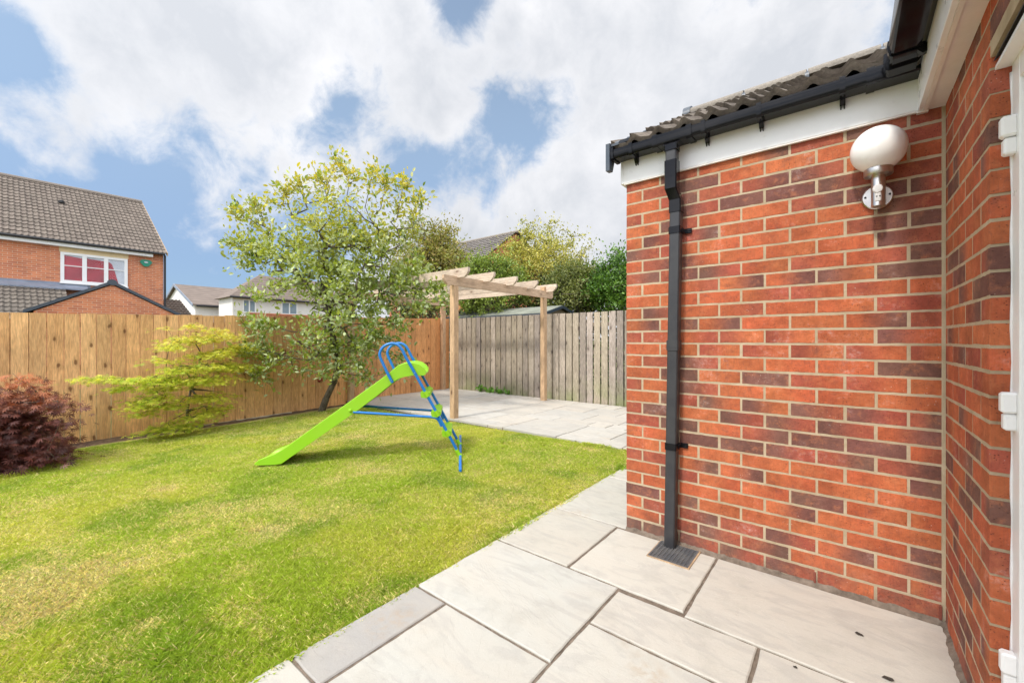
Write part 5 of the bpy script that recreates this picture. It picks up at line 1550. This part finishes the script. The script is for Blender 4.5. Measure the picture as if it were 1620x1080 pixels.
b = MB(); b.box(HX + 0.002, HX + 0.02, 1.46, 3.40, 4.575, 4.758); b.build('lintel', M['lintel'], nw_)
wy0, wy1, wz0, wz1 = 1.49, 3.37, 3.43, 4.57
b = MB(); X0, X1 = HX + 0.002, HX + 0.05
b.box(X0, X1, wy0, wy1, wz0, wz0 + 0.09); b.box(X0, X1, wy0, wy1, wz1 - 0.09, wz1)
for ya, yb in ((wy0, wy0 + .10), (wy0 + .575, wy0 + .70), (wy0 + 1.18, wy0 + 1.305), (wy1 - .10, wy1)): b.box(X0 + 0.001, X1 + 0.001, ya, yb, wz0 + 0.09, wz1 - 0.09)
b.box(X0, X1 - 0.012, wy0 + .1, wy1 - .1, 4.055, 4.085)
b.box(X0, X1 + 0.03, wy0 - .02, wy1 + .02, wz0 - 0.05, wz0 - 0.002)
wf = b.build('window', M['white_pvc'], nh)
b = MB(); b.box(HX + 0.003, HX + 0.008, wy0 + .1, wy1 - .1, wz0 + 0.09, wz1 - 0.09); b.build('blind', M['curtain_pale'], wf)
b = MB(); xc = HX + 0.012
for (pts) in ([(1.59, 3.52), (2.07, 3.52), (2.07, 4.40), (1.59, 4.45)], [(2.19, 3.52), (2.67, 3.52), (2.67, 4.38), (2.19, 4.42)], [(2.79, 3.52), (3.10, 3.52), (2.98, 4.05), (2.90, 4.30), (2.79, 4.38)]):
    b.prism([(p[0], p[1]) for p in pts], 'x', xc, xc + 0.004)
b.build('curtain', M['curtain_red'], wf)
for ya in (wy0 + .1, wy0 + .70, wy0 + 1.305):
    b = MB(); b.box(HX + 0.024, HX + 0.028, ya, ya + .475, wz0 + .09, wz1 - .09); b.build('pane', M['glass'], wf)
b = MB()
poly = []
for k in range(24):
    a = 2 * PI * k / 24; r_ = 0.17 * (1 + 0.12 * math.cos(3 * (a - PI / 2 * 3)))
    poly.append((3.945 + r_ * 1.08 * math.cos(a), 4.50 + r_ * 0.85 * math.sin(a)))
b.prism(poly, 'x', HX + 0.002, HX + 0.07)
ab = b.build('alarm_box', M['green_box'], nh, smooth=30)
b = MB(); b.lathe([(0.07, 0), (0.06, 0.006)], 16, Matrix.Translation((HX + 0.071, 3.945, 4.52)) @ Matrix.Rotation(R(90), 4, 'Y') @ Matrix.Scale(0.5, 4, (1, 0, 0))); b.build('badge', M['curtain_pale'], ab)
# lean-to roof, lead flashing, gabled annexe
b = MB(); sa = R(26)
tile_roof(b, (-20.2, 1.6, 1.86), (0, -1, 0), (-math.cos(sa), 0, math.sin(sa)), 8.4, 3.2, wave=0.15, gauge=0.34, amp=0.02, th=0.03, spw=6, base=(0.125, 0.108, 0.092), jit=0.12)
lt = b.build('lower_roof', M['tile'], nh, smooth=40, fixn=False)
b = MB(); b.box(HX + 0.002, HX + 0.03, -6.8, 2.3, 3.24, 3.42); b.prism([(HX + 0.03, 3.24), (HX + 0.03, 3.36), (HX + 0.36, 3.18), (HX + 0.36, 3.13)], 'y', -6.8, 2.2)
b.build('lead_flashing', M['lead'], lt)
GX = -20.0; gy0_, gy1_, gyc, gze, gza = 0.72, 4.36, 2.52, 2.16, 3.17
b = MB(); b.prism([(gy0_, -0.4), (gy1_, -0.4), (gy1_, gze), (gyc, gza), (gy0_, gze)], 'x', HX + 0.01, GX)
b.build('annexe_wall', M['brick_far_y'], nh)
b = MB()
for s_ in (-1, 1):
    ye = gyc + s_ * 2.02; ze = 2.10
    n = 6
    for k in range(n):
        t0 = k / n; t1 = (k + 1) / n + 0.01
        ya, za = ye + (gyc - ye) * t0, ze + (3.23 - ze) * t0; yb, zb = ye + (gyc - ye) * min(t1, 1), ze + (3.23 - ze) * min(t1, 1)
        b.prism([(ya, za - 0.02), (ya, za + 0.085), (yb, zb + 0.075), (yb, zb - 0.03)], 'x', GX + 0.002, GX + 0.05 + 0.004 * (k % 2))
    b.prism([(ye, ze), (gyc, 3.23), (gyc, 3.27), (ye, ze + 0.045)], 'x', HX, GX + 0.001)
b.prism([(gyc + 0.13 * math.cos(a), 3.25 + 0.10 * math.sin(a)) for a in np.linspace(0, 2 * PI, 17)[:-1]], 'x', GX, GX + 0.075)
b.build('verge_cap', M['verge_pvc'], nh, smooth=30)

# garage roof showing past the corner of that house
gg = empty('garage', (-26, 6, -0.4)); tag(gg, 'low grey tiled garage roof just right of the brick neighbour house', 'garage')
b = MB(); b.box(-29.5, -23.9, 4.75, 5.9, -0.4, 1.95); b.build('wall', M['brick_far_y'], gg)
b = MB(); sa = math.atan2(1.45, 3.6)
tile_roof(b, (-23.4, 5.94, 1.86), (0, -1, 0), (-math.cos(sa), 0, math.sin(sa)), 1.35, 3.88, wave=0.15, gauge=0.34, amp=0.024, th=0.045, spw=6, base=(0.17, 0.14, 0.115), jit=0.12)
b.build('roof', M['tile'], gg, smooth=40, fixn=False)

# white rendered houses
def flat_roof_tiles(mb, pts):
    mb.add(pts, [tuple(range(len(pts)))])
m = Mat('far_tiles')
sp_ = m.n('ShaderNodeSeparateXYZ'); m.l(m.tc(), sp_.inputs[0])
wv = m.math('FRACT', m.math('MULTIPLY', sp_.outputs[2], 4.2))
c = m.mix(m.rng(wv, 0.0, 0.25, 1, 0), (0.20, 0.16, 0.135), (0.10, 0.08, 0.065))
m.base(m.mix(1.0, c, m.grey(m.rng(m.noise(1.5, 5), 0.3, 0.7, 0.85, 1.15)), 'MULTIPLY')); m.rough(0.9); m.spec(0.2)
M['far_tiles'] = m.m
def gable_house(name, label, rx, y0, y1, hw, rz, ez, wallm, wins, group=None):
    root = empty(name, (rx, y0, -0.4)); tag(root, label, 'house', group)
    b = MB(); b.prism([(rx - hw, -0.4), (rx + hw, -0.4), (rx + hw, ez), (rx, rz - 0.05), (rx - hw, ez)], 'y', y0, y1); b.build('wall', wallm, root)
    b = MB(); sl_ = math.atan2(rz - ez, hw)
    for s_ in (-1, 1):
        xe = rx + s_ * (hw + 0.3); ze = ez - 0.3 * math.tan(sl_)
        b.prism([(xe, ze), (rx, rz), (rx, rz + 0.12), (xe, ze + 0.12)], 'y', y0 - 0.25, y1 + 0.25)
    r_ = b.build('roof', M['far_tiles'], root)
    b = MB()
    for s_ in (-1, 1):
        xe = rx + s_ * (hw + 0.32); ze = ez - 0.32 * math.tan(sl_)
        b.prism([(xe, ze - 0.12), (rx, rz - 0.10), (rx, rz + 0.16), (xe, ze + 0.14)], 'y', y0 - 0.30, y0 - 0.252)
    b.build('verge_cap', M['lead'], r_)
    b = MB(); b.tube([(rx + hw + 0.36, y0, ez - 0.12), (rx + hw + 0.36, y1, ez - 0.12)], 0.09, 6); b.build('gutter', M['room_dark'], root)
    for (ya, yb, za, zb) in wins:
        b = MB(); X = rx + hw
        b.box(X + 0.002, X + 0.06, ya, yb, za, za + 0.08); b.box(X + 0.002, X + 0.06, ya, yb, zb - 0.08, zb)
        ym = (ya + yb) / 2
        for a, c2 in ((ya, ya + .09), (ym - .06, ym + .06), (yb - .09, yb)): b.box(X + 0.002, X + 0.061, a, c2, za + .08, zb - .08)
        w = b.build('window', M['white_pvc'], root)
        b = MB(); b.box(X + 0.003, X + 0.02, ya + .09, yb - .09, za + .08, zb - .08); b.build('pane', M['room_glass'], w)
    return root
m = Mat('room_glass'); m.base(m.mix(m.noise(1.5), (0.16, 0.22, 0.27), (0.35, 0.42, 0.47))); m.rough(0.08); M['room_glass'] = m.m
gable_house('white_house', 'white rendered gable house with brown roof in the distance behind the fence', -51.5, 11.15, 26.0, 6.0, 6.65, 4.45, M['render_white'],
            [(13.15, 14.75, 2.55, 3.95)])
# hip-roofed white house behind the garden tree
w2 = empty('white_house', (-40, 15, -0.4)); tag(w2, 'white rendered house with hipped roof half hidden by the garden tree', 'house')
x1 = -40.0; ya, yb = 12.35, 23.0; ez = 4.9
b = MB(); b.box(x1 - 3.4, x1, ya, yb, -0.4, ez); b.build('wall', M['render_white'], w2)
b = MB(); e = 0.35
v_ = [(x1 - 3.4 - e, ya - e, ez - .05), (x1 + e, ya - e, ez - .05), (x1 + e, yb + e, ez - .05), (x1 - 3.4 - e, yb + e, ez - .05), (x1 - 1.7, ya + 2.6, 7.15), (x1 - 1.7, yb - 2.6, 7.15)]
b.add(v_, [(0, 1, 4), (1, 2, 5, 4), (2, 3, 5), (3, 0, 4, 5), (3, 2, 1, 0)]); b.build('roof', M['far_tiles'], w2)
b = MB(); b.tube([(x1 + 0.42, ya - 0.3, ez - .05), (x1 + .42, yb, ez - .05)], 0.08, 6); b.build('gutter', M['room_dark'], w2)
for (y0_, y1_) in ((13.1, 14.1), (16.2, 17.6)):
    b = MB(); b.box(x1 + .002, x1 + .05, y0_, y1_, 3.6, 3.68); b.box(x1 + .002, x1 + .05, y0_, y1_, 4.62, 4.7)
    for a, c2 in ((y0_, y0_ + .08), ((y0_ + y1_) / 2 - .05, (y0_ + y1_) / 2 + .05), (y1_ - .08, y1_)): b.box(x1 + .002, x1 + .051, a, c2, 3.68, 4.62)
    w = b.build('window', M['white_pvc'], w2)
    b = MB(); b.box(x1 + .003, x1 + .02, y0_ + .08, y1_ - .08, 3.68, 4.62); b.build('pane', M['room_glass'], w)
# brick wall top seen between that house and the fence
b = MB(); b.box(-30.3, -30.0, 10.2, 16.5, -0.4, 2.95); b.box(-30.34, -29.96, 10.2, 16.5, 2.95, 3.03)
tag(b.build('garden_wall', M['brick_far_y']), 'distant low red brick wall in front of the hip roofed white house', 'wall')
# house whose roof shows above the back trees
rh = empty('brick_house', (-20, 24, -0.4)); tag(rh, 'distant house whose grey tiled roof ridge rises above the back trees', 'house')
x1 = -16.3; yr, zr = 21.0, 8.2; pt2 = R(35)
b = MB(); b.box(x1 - 8, x1 - 0.3, yr - 4.2, yr + 4.2, -0.4, 5.25); b.prism([(yr - 4.2, 5.25), (yr + 4.2, 5.25), (yr, zr - 0.1)], 'x', x1 - 0.6, x1 - 0.3); b.build('wall', M['brick_far_x'], rh)
b = MB()
tile_roof(b, (x1 - 8, yr - 4.5, zr - 4.5 * math.tan(pt2)), (1, 0, 0), (0, math.cos(pt2), math.sin(pt2)), 8, 4.5 / math.cos(pt2), wave=0.3, gauge=0.34, amp=0.02, th=0.05, spw=4, base=(0.15, 0.135, 0.125), jit=0.15)
b.add([(x1 - 8, yr, zr), (x1, yr, zr), (x1, yr + 4.5, zr - 3.15), (x1 - 8, yr + 4.5, zr - 3.15)], [(0, 1, 2, 3)], [(0.15, 0.135, 0.125)] * 4)
rr_ = b.build('roof', M['tile'], rh, smooth=40, fixn=False)
b = MB(); b.col = (0.24, 0.21, 0.18); b.tube([(x1 - 8, yr, zr), (x1, yr, zr)], 0.11, 8); b.build('ridge_cap', M['tile'], rr_, smooth=40)

scene.render.resolution_x = 1024
scene.render.resolution_y = 682
